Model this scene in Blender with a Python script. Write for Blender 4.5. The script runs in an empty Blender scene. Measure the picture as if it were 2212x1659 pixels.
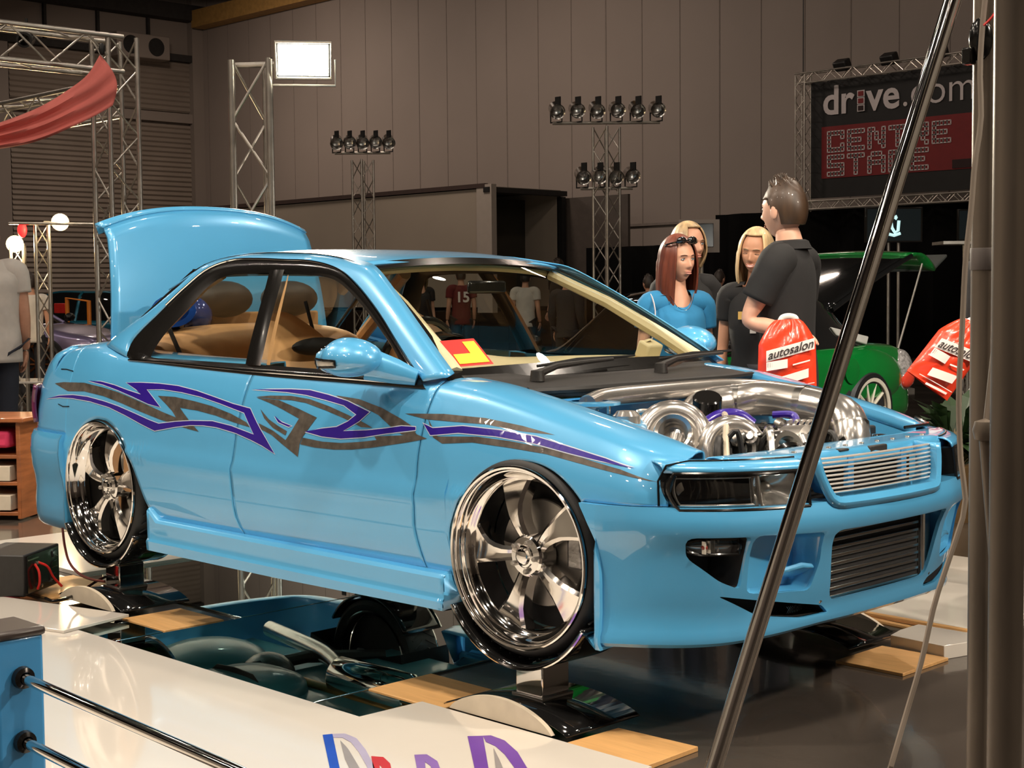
import bpy, bmesh, math, random
import numpy as np
from mathutils import Vector, Matrix
random.seed(7)
PI = math.pi
scn = bpy.context.scene
COL = scn.collection
# ---------------------------------------------------------------- camera
CAM = np.array([5.7541, -4.0273, 1.3203])
YAW, PITCH, ROLL, FPX = 2.3649, -0.0603, -0.0093, 3248.0
def _axes():
    cy, sy, cp, sp = math.cos(YAW), math.sin(YAW), math.cos(PITCH), math.sin(PITCH)
    f = np.array([cy*cp, sy*cp, sp]); r = np.array([sy, -cy, 0.]); u = np.cross(r, f)
    c, s = math.cos(ROLL), math.sin(ROLL)
    return c*r+s*u, -s*r+c*u, f
RX, UX, DX = _axes()
cd = bpy.data.cameras.new('camera'); cam = bpy.data.objects.new('camera', cd); COL.objects.link(cam)
cd.sensor_width = 36.0; cd.lens = FPX/2212*36.0; cd.clip_start = 0.05; cd.clip_end = 300
cam.matrix_world = Matrix(((RX[0], UX[0], -DX[0], CAM[0]), (RX[1], UX[1], -DX[1], CAM[1]), (RX[2], UX[2], -DX[2], CAM[2]), (0, 0, 0, 1)))
scn.camera = cam
# ---------------------------------------------------------------- view, world
scn.view_settings.view_transform = 'Standard'; scn.view_settings.look = 'None'
scn.view_settings.gamma = 1.0; scn.view_settings.use_curve_mapping = False
scn.view_settings.exposure = 0.0
w = bpy.data.worlds.new('hall air'); scn.world = w; w.use_nodes = True
w.node_tree.nodes['Background'].inputs[0].default_value = (1.0, .82, .68, 1)
w.node_tree.nodes['Background'].inputs[1].default_value = 0.02
# ---------------------------------------------------------------- lights of the hall, plus an added fill
def area(name, loc, to, size, power, col=(1, .86, .70)):
    l = bpy.data.lights.new(name, 'AREA'); l.shape = 'DISK'; l.size = size; l.energy = power; l.color = col
    o = bpy.data.objects.new(name, l); COL.objects.link(o); o.location = loc
    o.rotation_euler = (Vector(to)-Vector(loc)).to_track_quat('-Z', 'Y').to_euler(); return o
def spot(name, loc, to, power, angle=60, rad=.12, col=(1, .86, .70), blend=.6):
    l = bpy.data.lights.new(name, 'SPOT'); l.energy = power; l.color = col; l.spot_size = math.radians(angle); l.spot_blend = blend; l.shadow_soft_size = rad
    o = bpy.data.objects.new(name, l); COL.objects.link(o); o.location = loc
    o.rotation_euler = (Vector(to)-Vector(loc)).to_track_quat('-Z', 'Y').to_euler(); return o
spot('stand flood front', (4.6, -2.2, 6.0), (2.6, -.3, .5), 700, 80, .2)
spot('stand flood side', (1.6, -3.6, 6.2), (1.4, -.4, .5), 680, 80)
spot('stand flood rear', (-2.2, -2.6, 5.8), (.2, -.4, .6), 600, 80)
spot('stand flood nose', (7.2, .9, 3.9), (3.1, -.1, .25), 950, 60)
spot('stand flood far', (2.2, 4.2, 5.6), (1.8, .3, .6), 450, 90)
spot('people fill', (4.9, -.2, 4.4), (1.5, 1.6, 1.35), 420, 34, .15)  # added fill lamp without a fixture, brightens the visitors' faces
for i, (x, y) in enumerate([(x, y) for x in (-11, -5.5, 0, 5.5, 11) for y in (-15, -9, -3.5, 2, 8)]):
    area('high bay lamp', (x+.8*(i % 2), y, 9.9), (x, y, 0), .32, 70, (1, .86, .72))
for i, (x, y, e) in enumerate([(-30, 18, 900), (-20, 17, 800), (-10, 16, 330), (2, 15, 120), (-28, 6, 500), (-17, 2, 450), (12, 2, 300), (4, -13, 700), (-9, -12, 900)]):
    area('hall light', (x, y, 10.2), (x, y+(3 if y > 8 else 0), 0), 1.2, e*.36, (1, .80, .66))
# ---------------------------------------------------------------- numeric helpers
def pchip(xs, ys):
    xs = np.asarray(xs, float); ys = np.asarray(ys, float); h = np.diff(xs); dl = np.diff(ys)/h
    m = np.zeros(len(xs)); m[0] = dl[0]; m[-1] = dl[-1]
    for i in range(1, len(xs)-1):
        if dl[i-1]*dl[i] > 0:
            a, b = 2*h[i]+h[i-1], h[i]+2*h[i-1]; m[i] = (a+b)/(a/dl[i-1]+b/dl[i])
    def f(x):
        x = np.clip(np.asarray(x, float), xs[0], xs[-1]); i = np.clip(np.searchsorted(xs, x)-1, 0, len(h)-1)
        t = (x-xs[i])/h[i]; t2 = t*t; t3 = t2*t
        return (2*t3-3*t2+1)*ys[i]+(t3-2*t2+t)*h[i]*m[i]+(-2*t3+3*t2)*ys[i+1]+(t3-t2)*h[i]*m[i+1]
    return f
def spl(pts, n, closed=False):
    """n points along a Catmull-Rom curve through pts, even in chord length"""
    P = np.asarray(pts, float)
    if closed: P = np.vstack([P, P[:1]])
    s = np.r_[0, np.cumsum(np.linalg.norm(np.diff(P, axis=0), axis=1)+1e-9)]; k = len(P)
    T = np.zeros_like(P)
    for i in range(k):
        a, b = max(i-1, 0), min(i+1, k-1)
        if closed and i in (0, k-1): T[i] = (P[1]-P[k-2])/(s[1]+s[-1]-s[k-2])
        else: T[i] = (P[b]-P[a])/(s[b]-s[a])
    q = np.linspace(0, s[-1], n+1 if closed else n)
    i = np.clip(np.searchsorted(s, q, side='right')-1, 0, k-2); h = (s[i+1]-s[i])[:, None]; t = ((q-s[i])/(s[i+1]-s[i]))[:, None]
    R = (2*t**3-3*t**2+1)*P[i]+(t**3-2*t**2+t)*h*T[i]+(-2*t**3+3*t**2)*P[i+1]+(t**3-t**2)*h*T[i+1]
    return R[:-1] if closed else R
def lin(pts, n):
    P = np.asarray(pts, float); s = np.r_[0, np.cumsum(np.linalg.norm(np.diff(P, axis=0), axis=1))]
    q = np.linspace(0, s[-1], n); return np.stack([np.interp(q, s, P[:, j]) for j in range(P.shape[1])], -1)
def loft(rows, nu, nv, smooth_v=True):
    A = np.array([spl(r, nu) for r in rows])
    return np.stack([(spl if smooth_v else lin)(A[:, j], nv) for j in range(nu)], 1)
def sm01(a, b, x):
    t = np.clip((x-a)/(b-a), 0, 1); return t*t*(3-2*t)
# ---------------------------------------------------------------- mesh builder
class G:
    def __init__(s): s.V = []; s.F = []; s.M = []; s.mi = 0
    def add(s, V, F):
        o = len(s.V); s.V += [tuple(map(float, v)) for v in V]; s.F += [tuple(i+o for i in f) for f in F]; s.M += [s.mi]*len(F); return s
    def mat(s, i): s.mi = i; return s
    def grid(s, P, cu=False, cv=False):
        P = np.asarray(P); m, n = P.shape[:2]; F = []
        for i in range(m if cv else m-1):
            for j in range(n if cu else n-1):
                a, b = i, (i+1) % m; c, d = j, (j+1) % n
                F.append((a*n+c, a*n+d, b*n+d, b*n+c))
        return s.add(P.reshape(-1, 3), F)
    def box(s, c, d, R=None):
        V = []
        for x in (-1, 1):
            for y in (-1, 1):
                for z in (-1, 1):
                    p = Vector((x*d[0]/2, y*d[1]/2, z*d[2]/2)); p = R @ p if R is not None else p
                    V.append((p[0]+c[0], p[1]+c[1], p[2]+c[2]))
        return s.add(V, [(0, 1, 3, 2), (4, 6, 7, 5), (0, 4, 5, 1), (2, 3, 7, 6), (0, 2, 6, 4), (1, 5, 7, 3)])
    def tube(s, path, r, seg=10, cap=True, sx=1.0):
        P = np.asarray(path, float); n = len(P); r = np.broadcast_to(np.asarray(r, float), (n,))
        T = np.gradient(P, axis=0) if n > 2 else np.array([P[1]-P[0]]*2)
        T /= np.linalg.norm(T, axis=1)[:, None]+1e-12
        a = np.array([0, 0, 1.]) if abs(T[0][2]) < .9 else np.array([1., 0, 0])
        N = np.cross(T[0], a); N /= np.linalg.norm(N); V = []
        for i in range(n):
            N = N-T[i]*(N@T[i]); N /= np.linalg.norm(N); B = np.cross(T[i], N)
            for k in range(seg):
                t = 2*PI*k/seg; V.append(P[i]+r[i]*(math.cos(t)*N*sx+math.sin(t)*B))
        F = [(i*seg+k, i*seg+(k+1) % seg, (i+1)*seg+(k+1) % seg, (i+1)*seg+k) for i in range(n-1) for k in range(seg)]
        if cap: F += [tuple(range(seg))[::-1], tuple((n-1)*seg+k for k in range(seg))]
        return s.add(V, F)
    def cyl(s, a, b, r, seg=14, r2=None):
        return s.tube([a, b], [r, r if r2 is None else r2], seg)
    def lathe(s, prof, o=(0, 0, 0), ax=(0, 0, 1), seg=32, a0=0, a1=2*PI):
        ax = Vector(ax).normalized(); t = Vector((0, 0, 1)) if abs(ax.z) < .9 else Vector((1, 0, 0))
        e1 = ax.cross(t).normalized(); e2 = ax.cross(e1); full = abs(a1-a0-2*PI) < 1e-6
        k = seg if full else seg+1; V = []
        for (r, h) in prof:
            for j in range(k):
                q = a0+(a1-a0)*j/seg; p = Vector(o)+ax*h+(e1*math.cos(q)+e2*math.sin(q))*r; V.append(p)
        F = [(i*k+j, i*k+(j+1) % k, (i+1)*k+(j+1) % k, (i+1)*k+j) for i in range(len(prof)-1) for j in range(seg)]
        return s.add(V, F)
    def prism(s, poly, vec):
        n = len(poly); v = np.asarray(vec, float); P = [np.asarray(p, float) for p in poly]
        F = [tuple(range(n))[::-1], tuple(range(n, 2*n))]+[(i, (i+1) % n, n+(i+1) % n, n+i) for i in range(n)]
        return s.add(P+[p+v for p in P], F)
    def sph(s, c, r, nu=16, nv=10, fn=None):
        r = np.broadcast_to(np.asarray(r, float), (3,)); P = []
        for i in range(nv+1):
            a = PI*i/nv
            P.append([(math.sin(a)*math.cos(2*PI*j/nu), math.sin(a)*math.sin(2*PI*j/nu), math.cos(a)) for j in range(nu)])
        P = np.array(P); Q = P*r
        if fn is not None: Q = fn(P, Q)
        return s.grid(Q+np.asarray(c), cu=True)
    def xf(s, M):
        s.V = [tuple(M @ Vector(v)) for v in s.V]; return s
    def mirror_y(s):
        g = G(); g.V = [(x, -y, z) for x, y, z in s.V]; g.F = [f[::-1] for f in s.F]; g.M = list(s.M); return g
    def join(s, g):
        o = len(s.V); s.V += g.V; s.F += [tuple(i+o for i in f) for f in g.F]; s.M += g.M; return s
OFF = {}
def mk(name, g, mats, parent=None, sharp=35, bevel=0, solid=0, sub=0, kind=None):
    me = bpy.data.meshes.new(name)
    off = OFF.get(parent.name, (0, 0, 0)) if parent else (0, 0, 0)
    me.from_pydata([(x+off[0], y+off[1], z+off[2]) for x, y, z in g.V], [], g.F)
    mats = mats if isinstance(mats, (list, tuple)) else [mats]
    for m in mats: me.materials.append(m)
    if len(mats) > 1: me.polygons.foreach_set('material_index', g.M)
    bm = bmesh.new(); bm.from_mesh(me); bmesh.ops.remove_doubles(bm, verts=bm.verts, dist=1e-5)
    bmesh.ops.recalc_face_normals(bm, faces=bm.faces); bm.to_mesh(me); bm.free()
    if sharp:
        me.polygons.foreach_set('use_smooth', [True]*len(me.polygons)); me.set_sharp_from_angle(angle=math.radians(sharp))
    o = bpy.data.objects.new(name, me); COL.objects.link(o)
    if parent: o.parent = parent; OFF[o.name] = off
    if solid:
        md = o.modifiers.new('thickness', 'SOLIDIFY'); md.thickness = abs(solid); md.offset = -1 if solid > 0 else 1
    if bevel:
        md = o.modifiers.new('bevel', 'BEVEL'); md.width = bevel; md.segments = 2; md.limit_method = 'ANGLE'; md.angle_limit = math.radians(40); md.harden_normals = False
    if sub:
        md = o.modifiers.new('smooth', 'SUBSURF'); md.levels = sub; md.render_levels = sub
    if kind: o['kind'] = kind
    return o
def tag(o, label, cat, group=None):
    o['label'] = label; o['category'] = cat
    if group: o['group'] = group
    return o
def thing(name, loc, label, cat, group=None, rz=0):
    o = bpy.data.objects.new(name, None); COL.objects.link(o); o.location = loc; o.rotation_euler = (0, 0, rz); o.empty_display_size = .1
    return tag(o, label, cat, group)
def copy_tree(o, parent=None):
    c = o.copy(); COL.objects.link(c)
    if parent: c.parent = parent
    for ch in list(o.children): copy_tree(ch, c)
    return c
def bool_cut(o, cutters):
    for i, g in enumerate(cutters):
        c = mk('cutter', g, o.data.materials[0], None, sharp=0)
        c.parent = None; off = OFF.get(o.name, (0, 0, 0)); c.location = (o.parent.location if o.parent else Vector())+Vector(off)
        md = o.modifiers.new('cut', 'BOOLEAN'); md.object = c; md.operation = 'DIFFERENCE'; md.solver = 'EXACT'
        bpy.context.view_layer.update()
        dg = bpy.context.evaluated_depsgraph_get(); me = bpy.data.meshes.new_from_object(o.evaluated_get(dg))
        o.modifiers.clear(); old = o.data; o.data = me; me.name = old.name; bpy.data.meshes.remove(old)
        m2 = c.data; bpy.data.objects.remove(c); bpy.data.meshes.remove(m2)
    o.data.polygons.foreach_set('use_smooth', [True]*len(o.data.polygons)); o.data.set_sharp_from_angle(angle=math.radians(35))
# ---------------------------------------------------------------- materials
def mat(name, col, rough=.5, metal=0., coat=0., emit=0., ecol=None, noise=0., nscale=8., bump=0., bscale=60., trans=0., alpha=1., spec=.5, aniso=None, stretch=None, coat_r=.03, coat_ior=1.5):
    m = bpy.data.materials.new(name); m.use_nodes = True; nt = m.node_tree; b = nt.nodes['Principled BSDF']
    b.inputs['Base Color'].default_value = (*col, 1); b.inputs['Roughness'].default_value = rough; b.inputs['Metallic'].default_value = metal
    b.inputs['Coat Weight'].default_value = coat; b.inputs['Coat Roughness'].default_value = coat_r; b.inputs['Specular IOR Level'].default_value = spec
    b.inputs['Coat IOR'].default_value = coat_ior; b.inputs['Transmission Weight'].default_value = trans
    if emit: b.inputs['Emission Color'].default_value = (*(ecol or col), 1); b.inputs['Emission Strength'].default_value = emit
    tc = mp = None
    if noise or bump:
        tc = nt.nodes.new('ShaderNodeTexCoord'); mp = nt.nodes.new('ShaderNodeMapping'); nt.links.new(tc.outputs['Object'], mp.inputs[0])
        if stretch: mp.inputs['Scale'].default_value = stretch
    if noise:
        n = nt.nodes.new('ShaderNodeTexNoise'); n.inputs['Scale'].default_value = nscale; n.inputs['Detail'].default_value = 5; nt.links.new(mp.outputs[0], n.inputs[0])
        r = nt.nodes.new('ShaderNodeValToRGB'); nt.links.new(n.outputs['Fac'], r.inputs[0])
        r.color_ramp.elements[0].position = .3; r.color_ramp.elements[1].position = .7
        r.color_ramp.elements[0].color = (*[max(0, c*(1-noise)) for c in col], 1); r.color_ramp.elements[1].color = (*[min(1, c*(1+noise)) for c in col], 1)
        nt.links.new(r.outputs[0], b.inputs['Base Color'])
    if bump:
        n = nt.nodes.new('ShaderNodeTexNoise'); n.inputs['Scale'].default_value = bscale; nt.links.new(mp.outputs[0], n.inputs[0])
        bp = nt.nodes.new('ShaderNodeBump'); bp.inputs['Strength'].default_value = bump; bp.inputs['Distance'].default_value = .01
        nt.links.new(n.outputs['Fac'], bp.inputs['Height']); nt.links.new(bp.outputs[0], b.inputs['Normal'])
    return m
def glass(name, tint=(.9, .93, .92), ior=1.45, rough=.0):
    m = bpy.data.materials.new(name); m.use_nodes = True; nt = m.node_tree; nt.nodes.clear()
    o = nt.nodes.new('ShaderNodeOutputMaterial'); mx = nt.nodes.new('ShaderNodeMixShader'); t = nt.nodes.new('ShaderNodeBsdfTransparent')
    g = nt.nodes.new('ShaderNodeBsdfGlossy'); f = nt.nodes.new('ShaderNodeFresnel'); f.inputs['IOR'].default_value = ior
    ge = nt.nodes.new('ShaderNodeNewGeometry'); mr = nt.nodes.new('ShaderNodeMapRange'); mr.inputs['To Min'].default_value = ior; mr.inputs['To Max'].default_value = 1/ior
    nt.links.new(ge.outputs['Backfacing'], mr.inputs['Value']); nt.links.new(mr.outputs[0], f.inputs['IOR'])     # one sheet reflects alike from both sides
    t.inputs[0].default_value = (*tint, 1); g.inputs['Roughness'].default_value = rough
    nt.links.new(f.outputs[0], mx.inputs[0]); nt.links.new(t.outputs[0], mx.inputs[1]); nt.links.new(g.outputs[0], mx.inputs[2]); nt.links.new(mx.outputs[0], o.inputs[0])
    return m
BLUE = (.085, .40, .72)
M = dict(
 paint=mat('sky blue gloss paint', BLUE, .32, .10, 1.0, noise=.03, nscale=3, coat_ior=1.75),
 under=mat('teal underbody paint', (.07, .27, .32), .35, 0, .4, noise=.1, nscale=5),
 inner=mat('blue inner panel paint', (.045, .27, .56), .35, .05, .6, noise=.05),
 purple=mat('deep purple paint', (.026, .008, .25), .3, .1, .4, noise=.06, nscale=20),
 silver=mat('smoked silver leaf', (.115, .10, .085), .38, .45, .7, noise=.35, nscale=30),
 pinline=mat('pale pinstripe', (.55, .62, .72), .35, 0, .6, noise=.02),
 chrome=mat('chrome', (.88, .86, .83), .06, 1, noise=.015), pol=mat('polished alloy', (.72, .69, .65), .20, .88, noise=.08, nscale=14),
 chromeb=mat('brushed alloy', (.62, .61, .58), .22, 1, noise=.05, nscale=30),
 steel=mat('dull steel', (.38, .36, .33), .4, 1, noise=.15, nscale=12),
 cast=mat('cast metal', (.30, .29, .28), .35, .9, noise=.2, nscale=20, bump=.2),
 rubber=mat('black rubber', (.007, .007, .007), .55, 0, noise=.2, nscale=30),
 trim=mat('black gloss trim', (.008, .0075, .007), .16, 0, .15, noise=.1, spec=.35),
 plastic=mat('black textured plastic', (.016, .015, .014), .5, 0, noise=.15, nscale=40, bump=.08, bscale=200),
 dark=mat('black void lining', (.006, .006, .007), .8, 0, noise=.1),
 tan=mat('tan leather', (.56, .31, .135), .5, 0, noise=.08, nscale=14, bump=.06, bscale=90),
 cream=mat('cream vinyl', (.62, .53, .33), .5, 0, noise=.05, nscale=10, bump=.04, bscale=80),
 glass=glass('clear window glass', (.84, .86, .82), 1.40), lens=glass('lamp lens', (.9, .9, .9), 1.5),
 white=mat('white gloss board', (.68, .635, .57), .10, 0, .6, noise=.02, nscale=2),
 ply=mat('plywood', (.62, .35, .135), .45, 0, .1, noise=.10, nscale=6, stretch=(1, 9, 1)),
 mirror=mat('floor mirror', (.62, .78, .78), .012, 1, noise=.01),
 blackgloss=mat('black gloss base', (.008, .008, .008), .06, 0, 1, noise=.1),
 red=mat('red plastic', (.62, .02, .015), .4, 0, noise=.08), amber=mat('amber lens', (.75, .30, .02), .2, 0, .8, noise=.05),
 indic=mat('clear indicator', (.55, .52, .46), .15, .2, .8, noise=.15, nscale=80),
 spoke=mat('polished spoke', (.84, .81, .77), .13, 1, noise=.02), hose=mat('pale hose', (.50, .44, .33), .45, 0, .2, noise=.1), bar=mat('bright grille bar', (.80, .76, .70), .25, .6, noise=.03), refl=mat('lamp reflector', (.62, .60, .56), .22, .75, noise=.25, nscale=35), bulbr=mat('dull red bulb', (.22, .03, .02), .3, 0, .5, noise=.1),
 yellow=mat('yellow vinyl', (.85, .70, .03), .5, noise=.03), navy=mat('blue speaker enamel', (.01, .05, .25), .15, .3, .8, noise=.1),
)
# ================================================================ the blue coupe
ZC = 0.515            # height of the wheel centres; car coordinates have z=0 there, x forward, y to the car's left
car = thing('show_car', (0, 0, ZC-.34), 'glossy sky blue two-door coupe with tribal side graphics raised on chrome wheel stands', 'car')
OFF[car.name] = (0, 0, .34)
YM = pchip([-.80, -.74, -.66, -.55, -.4, -.2, 0, .5, 2.0, 2.5, 2.75, 2.87, 2.95, 3.0, 3.04], [.66, .72, .785, .815, .832, .842, .847, .848, .848, .848, .845, .838, .822, .80, .765])
ZS = pchip([-.8, -.66, -.44, -.175, .1, .5, 1, 1.5, 2.0, 2.2, 2.42, 2.62, 2.82, 3.0, 3.05], [.50, .54, .575, .595, .56, .545, .535, .525, .52, .505, .47, .43, .388, .345, .33])
_off = pchip([-2, -.78, -.62, -.42, -.15, 0, .05, .35, .65, .85, .95, 1, 1.1], [-.06, -.024, -.010, -.002, .000, .004, -.008, -.020, -.044, -.073, -.096, -.125, -.25])
def YS(x, z): return YM(x)+_off((np.asarray(z)-.17)/(ZS(x)-.17))
ARC_F = pchip([.01, .06, .12, .18, .24, .30, .345, .40, .425], [.29, .287, .270, .237, .188, .127, .055, -.045, -.095])
def arch(x):
    x = np.asarray(x, float); z = np.full(x.shape, -.095)
    z = np.where(np.abs(x-2.546) < .334, np.maximum(z, -.035+.332*np.sqrt(np.clip(1-((x-2.546)/.334)**2, 0, 1))), z)
    z = np.where((x > -.29) & (x <= .01), np.maximum(z, -.05+.34*np.sqrt(np.clip(1-((x-.01)/.30)**2, 0, 1))), z)
    return np.where((x > .01) & (x < .43), np.maximum(z, ARC_F(x)), z)
def xs_dense(a, b, n, foci=()):
    x = list(np.linspace(a, b, n))
    for f, r in foci:
        for s in (-1, 1):
            for k in (.0005, .003, .008, .016, .03, .05, .08):
                q = f+s*(r-k)
                if a < q < b: x.append(q)
    return np.unique(np.round(x, 5))
def side_panel(xs, zbot, gapL=None, gapR=None, top='belt', nv=22):
    """outer skin between zbot and the shoulder; near side (y<0). columns x, rows up"""
    P = []
    a, b = xs[0], xs[-1]
    for x, z0 in zip(xs, zbot):
        zs = float(ZS(x)); u = (x-a)/(b-a); col = []
        for v in np.linspace(0, 1, nv):
            z = z0+(zs-z0)*(1-(1-v)**1.25)
            xx = x
            if gapL or gapR: xx = x+((gapL(z)-a)*(1-u) if gapL else 0)+((gapR(z)-b)*u if gapR else 0)
            col.append((xx, -float(YS(x, z)), z))
        y1 = float(YS(x, zs)); xx = col[-1][0]
        if top == 'fender':
            yi = min(.585, y1-.03)
            for f, dz in ((.25, .008), (.55, .012), (.85, .012), (1, .008)): col.append((xx, -(y1+(yi-y1)*f), zs+dz))
            col.append((xx, -(yi-.004), zs-.01)); col.append((xx, -(yi-.004), zs-.03))
        elif top == 'deck':
            for f, dz in ((.03, .01), (.07, .016), (.12, .018)): col.append((xx, -(y1-f), zs+dz))
            col.append((xx, -(y1-.125), zs-.02))
        else:
            col.append((xx, -(y1-.03), zs+.006)); col.append((xx, -(y1-.04), zs-.03))
        P.append(col)
    return np.array(P)
gap_r = lambda z: 1.035-.028*np.exp(-((z-.16)/.16)**2)+.045*np.clip((-z)/.09, 0, 1)**2
gap_f = lambda z: 2.058+.018*np.clip((z-.25)/.25, 0, 1)+.04*np.clip((.05-z)/.14, 0, 1)
def both(name, g, mats, labels=None, **k):
    r = []
    for s, gg in ((0, g), (1, g.mirror_y())):
        r.append(mk(name, gg, mats, car, **k))
    return r
# --- quarter panels, doors, fenders
xs = xs_dense(-.29, 1.03, 110, ((.01, .30), (.01, .38)))
q = side_panel(xs, arch(xs), None, lambda z: gap_r(z)-.004, 'deck'); g = G().grid(q)
# no deck lip ahead of the window: the belt runs under the glass, flattening handled by the trim
xs2 = np.linspace(-.80, -.2905, 40); g.grid(side_panel(xs2, .205-.02*(xs2+.29)*0, None, None, 'deck'))
both('rear_quarter_panel', g, M['paint'], solid=.006)
xs = np.linspace(1.035, 2.055, 70)
g = G().grid(side_panel(xs, np.interp(xs, [1.035, 2.055], [-.095, -.083]), lambda z: gap_r(z)+.002, lambda z: gap_f(z)-.003, 'belt'))
doors = both('door', g, M['paint'], solid=.006)
xs = xs_dense(2.06, 3.045, 120, ((2.546, .334),))
zb = np.where(xs > 2.795, np.maximum(arch(xs), .198), arch(xs))
g = G().grid(side_panel(xs, zb, lambda z: gap_f(z)+.003, None, 'fender'))
both('front_fender', g, M['paint'], solid=.006)
# --- painted graphics lying on the side skin (right side as seen; the left side mirrors it)
ART = dict(
 A1=[(-0.132,0.447),(-0.022,0.447),(0.089,0.436),(0.204,0.419),(0.312,0.406),(0.267,0.425),(0.179,0.449),(0.287,0.453),(0.429,0.454),(0.569,0.45),(0.712,0.436),(0.853,0.416),(0.974,0.398),(1.091,0.386),(1.145,0.339),(1.213,0.284),(1.272,0.232),(1.193,0.256),(1.119,0.273),(1.019,0.292),(0.89,0.306),(0.799,0.308),(0.708,0.304),(0.602,0.291),(0.452,0.267),(0.348,0.288),(0.224,0.316),(0.078,0.344),(-0.086,0.361),(-0.243,0.367),(-0.375,0.365),(-0.524,0.351),(-0.387,0.372),(-0.248,0.381),(-0.109,0.379),(0.024,0.367),(0.152,0.351),(0.278,0.33),(0.402,0.308),(0.479,0.297),(0.597,0.311),(0.716,0.321),(0.858,0.327),(0.988,0.316),(1.078,0.302),(1.138,0.293),(1.057,0.369),(0.993,0.379),(0.887,0.396),(0.75,0.415),(0.61,0.427),(0.469,0.433),(0.348,0.428),(0.417,0.393),(0.476,0.362),(0.381,0.371),(0.257,0.394),(0.129,0.416),(0.001,0.435),(-0.099,0.444)],
 B1=[(-0.454,0.423),(-0.362,0.432),(-0.161,0.437),(0.006,0.423),(0.132,0.408),(0.259,0.387),(0.383,0.365),(0.504,0.343),(0.599,0.328),(0.564,0.352),(0.514,0.375),(0.441,0.406),(0.566,0.407),(0.704,0.397),(0.84,0.383),(0.973,0.361),(1.08,0.335),(1.107,0.318),(0.995,0.331),(0.876,0.349),(0.742,0.362),(0.617,0.367),(0.654,0.345),(0.707,0.315),(0.771,0.282),(0.67,0.291),(0.572,0.304),(0.485,0.314),(0.335,0.337),(0.177,0.364),(0.017,0.388),(-0.149,0.401),(-0.301,0.395)],
 S1=[(1.111,0.43),(1.195,0.438),(1.32,0.442),(1.435,0.435),(1.554,0.416),(1.669,0.392),(1.768,0.369),(1.812,0.356),(1.752,0.355),(1.652,0.379),(1.54,0.401),(1.42,0.421),(1.328,0.427),(1.254,0.426)],
 S2=[(1.112,0.428),(1.255,0.424),(1.375,0.401),(1.499,0.374),(1.462,0.333),(1.433,0.301),(1.42,0.277),(1.413,0.23),(1.307,0.273),(1.246,0.299),(1.176,0.315),(1.158,0.336),(1.253,0.314),(1.335,0.285),(1.365,0.32),(1.397,0.365),(1.287,0.393),(1.211,0.41)],
 S3=[(1.154,0.387),(1.218,0.353),(1.282,0.332),(1.338,0.317),(1.331,0.302),(1.25,0.324),(1.188,0.355)],
 S4=[(1.435,0.3),(1.55,0.293),(1.655,0.295),(1.756,0.305),(1.843,0.317),(1.83,0.328),(1.888,0.333),(1.968,0.34),(2.027,0.351),(2.095,0.337),(2.007,0.32),(1.915,0.305),(1.82,0.29),(1.72,0.277),(1.617,0.27),(1.509,0.27),(1.423,0.276)],
 S5=[(1.576,0.454),(1.705,0.447),(1.838,0.424),(1.949,0.394),(2.012,0.373),(2.042,0.347),(1.967,0.343),(1.909,0.364),(1.829,0.4),(1.715,0.428),(1.603,0.444)],
 Q1=[(1.067,0.456),(1.183,0.46),(1.308,0.465),(1.419,0.466),(1.534,0.454),(1.648,0.438),(1.781,0.407),(1.737,0.374),(1.659,0.336),(1.785,0.346),(1.881,0.358),(1.96,0.37),(2.031,0.371),(2.033,0.361),(1.886,0.341),(1.771,0.322),(1.651,0.31),(1.545,0.311),(1.443,0.322),(1.537,0.338),(1.619,0.348),(1.676,0.37),(1.715,0.395),(1.635,0.423),(1.521,0.437),(1.406,0.449),(1.291,0.454),(1.174,0.455)],
 Q2=[(1.248,0.368),(1.301,0.347),(1.361,0.337),(1.345,0.333),(1.278,0.346)],
 F1=[(2.066,0.384),(2.114,0.372),(2.25,0.386),(2.413,0.382),(2.567,0.371),(2.72,0.346),(2.844,0.324),(2.944,0.301),(2.833,0.316),(2.711,0.331),(2.559,0.352),(2.401,0.363),(2.236,0.364),(2.109,0.349)],
 F2=[(2.083,0.4),(2.143,0.347),(2.321,0.357),(2.464,0.352),(2.618,0.341),(2.767,0.32),(2.902,0.297),(3.015,0.265),(2.906,0.284),(2.772,0.303),(2.624,0.323),(2.469,0.332),(2.306,0.338),(2.17,0.326),(2.122,0.343)],
 F3=[(1.964,0.411),(2.151,0.419),(2.338,0.415),(2.499,0.399),(2.634,0.379),(2.507,0.383),(2.347,0.396),(2.182,0.397),(2.073,0.398)],
)
from mathutils.geometry import delaunay_2d_cdt
def decal(poly, lift):
    P = [];
    for a, b in zip(poly, poly[1:]+poly[:1]):
        n = max(1, int(math.dist(a, b)/.02))
        P += [(a[0]+(b[0]-a[0])*k/n, a[1]+(b[1]-a[1])*k/n) for k in range(n)]
    n = len(P); V = [Vector(p) for p in P]; E = [(i, (i+1) % n) for i in range(n)]
    x0, x1 = min(p[0] for p in P), max(p[0] for p in P); z0, z1 = min(p[1] for p in P), max(p[1] for p in P)
    V += [Vector((x, z)) for x in np.arange(x0, x1, .025) for z in np.arange(z0, z1, .012)]
    vo, _, fo, *_ = delaunay_2d_cdt(V, E, [list(range(n))], 1, 1e-5)
    g = G(); g.add([(v.x, -float(YS(v.x, v.y))-lift, v.y) for v in vo], [tuple(f) for f in fo]); return g
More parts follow.
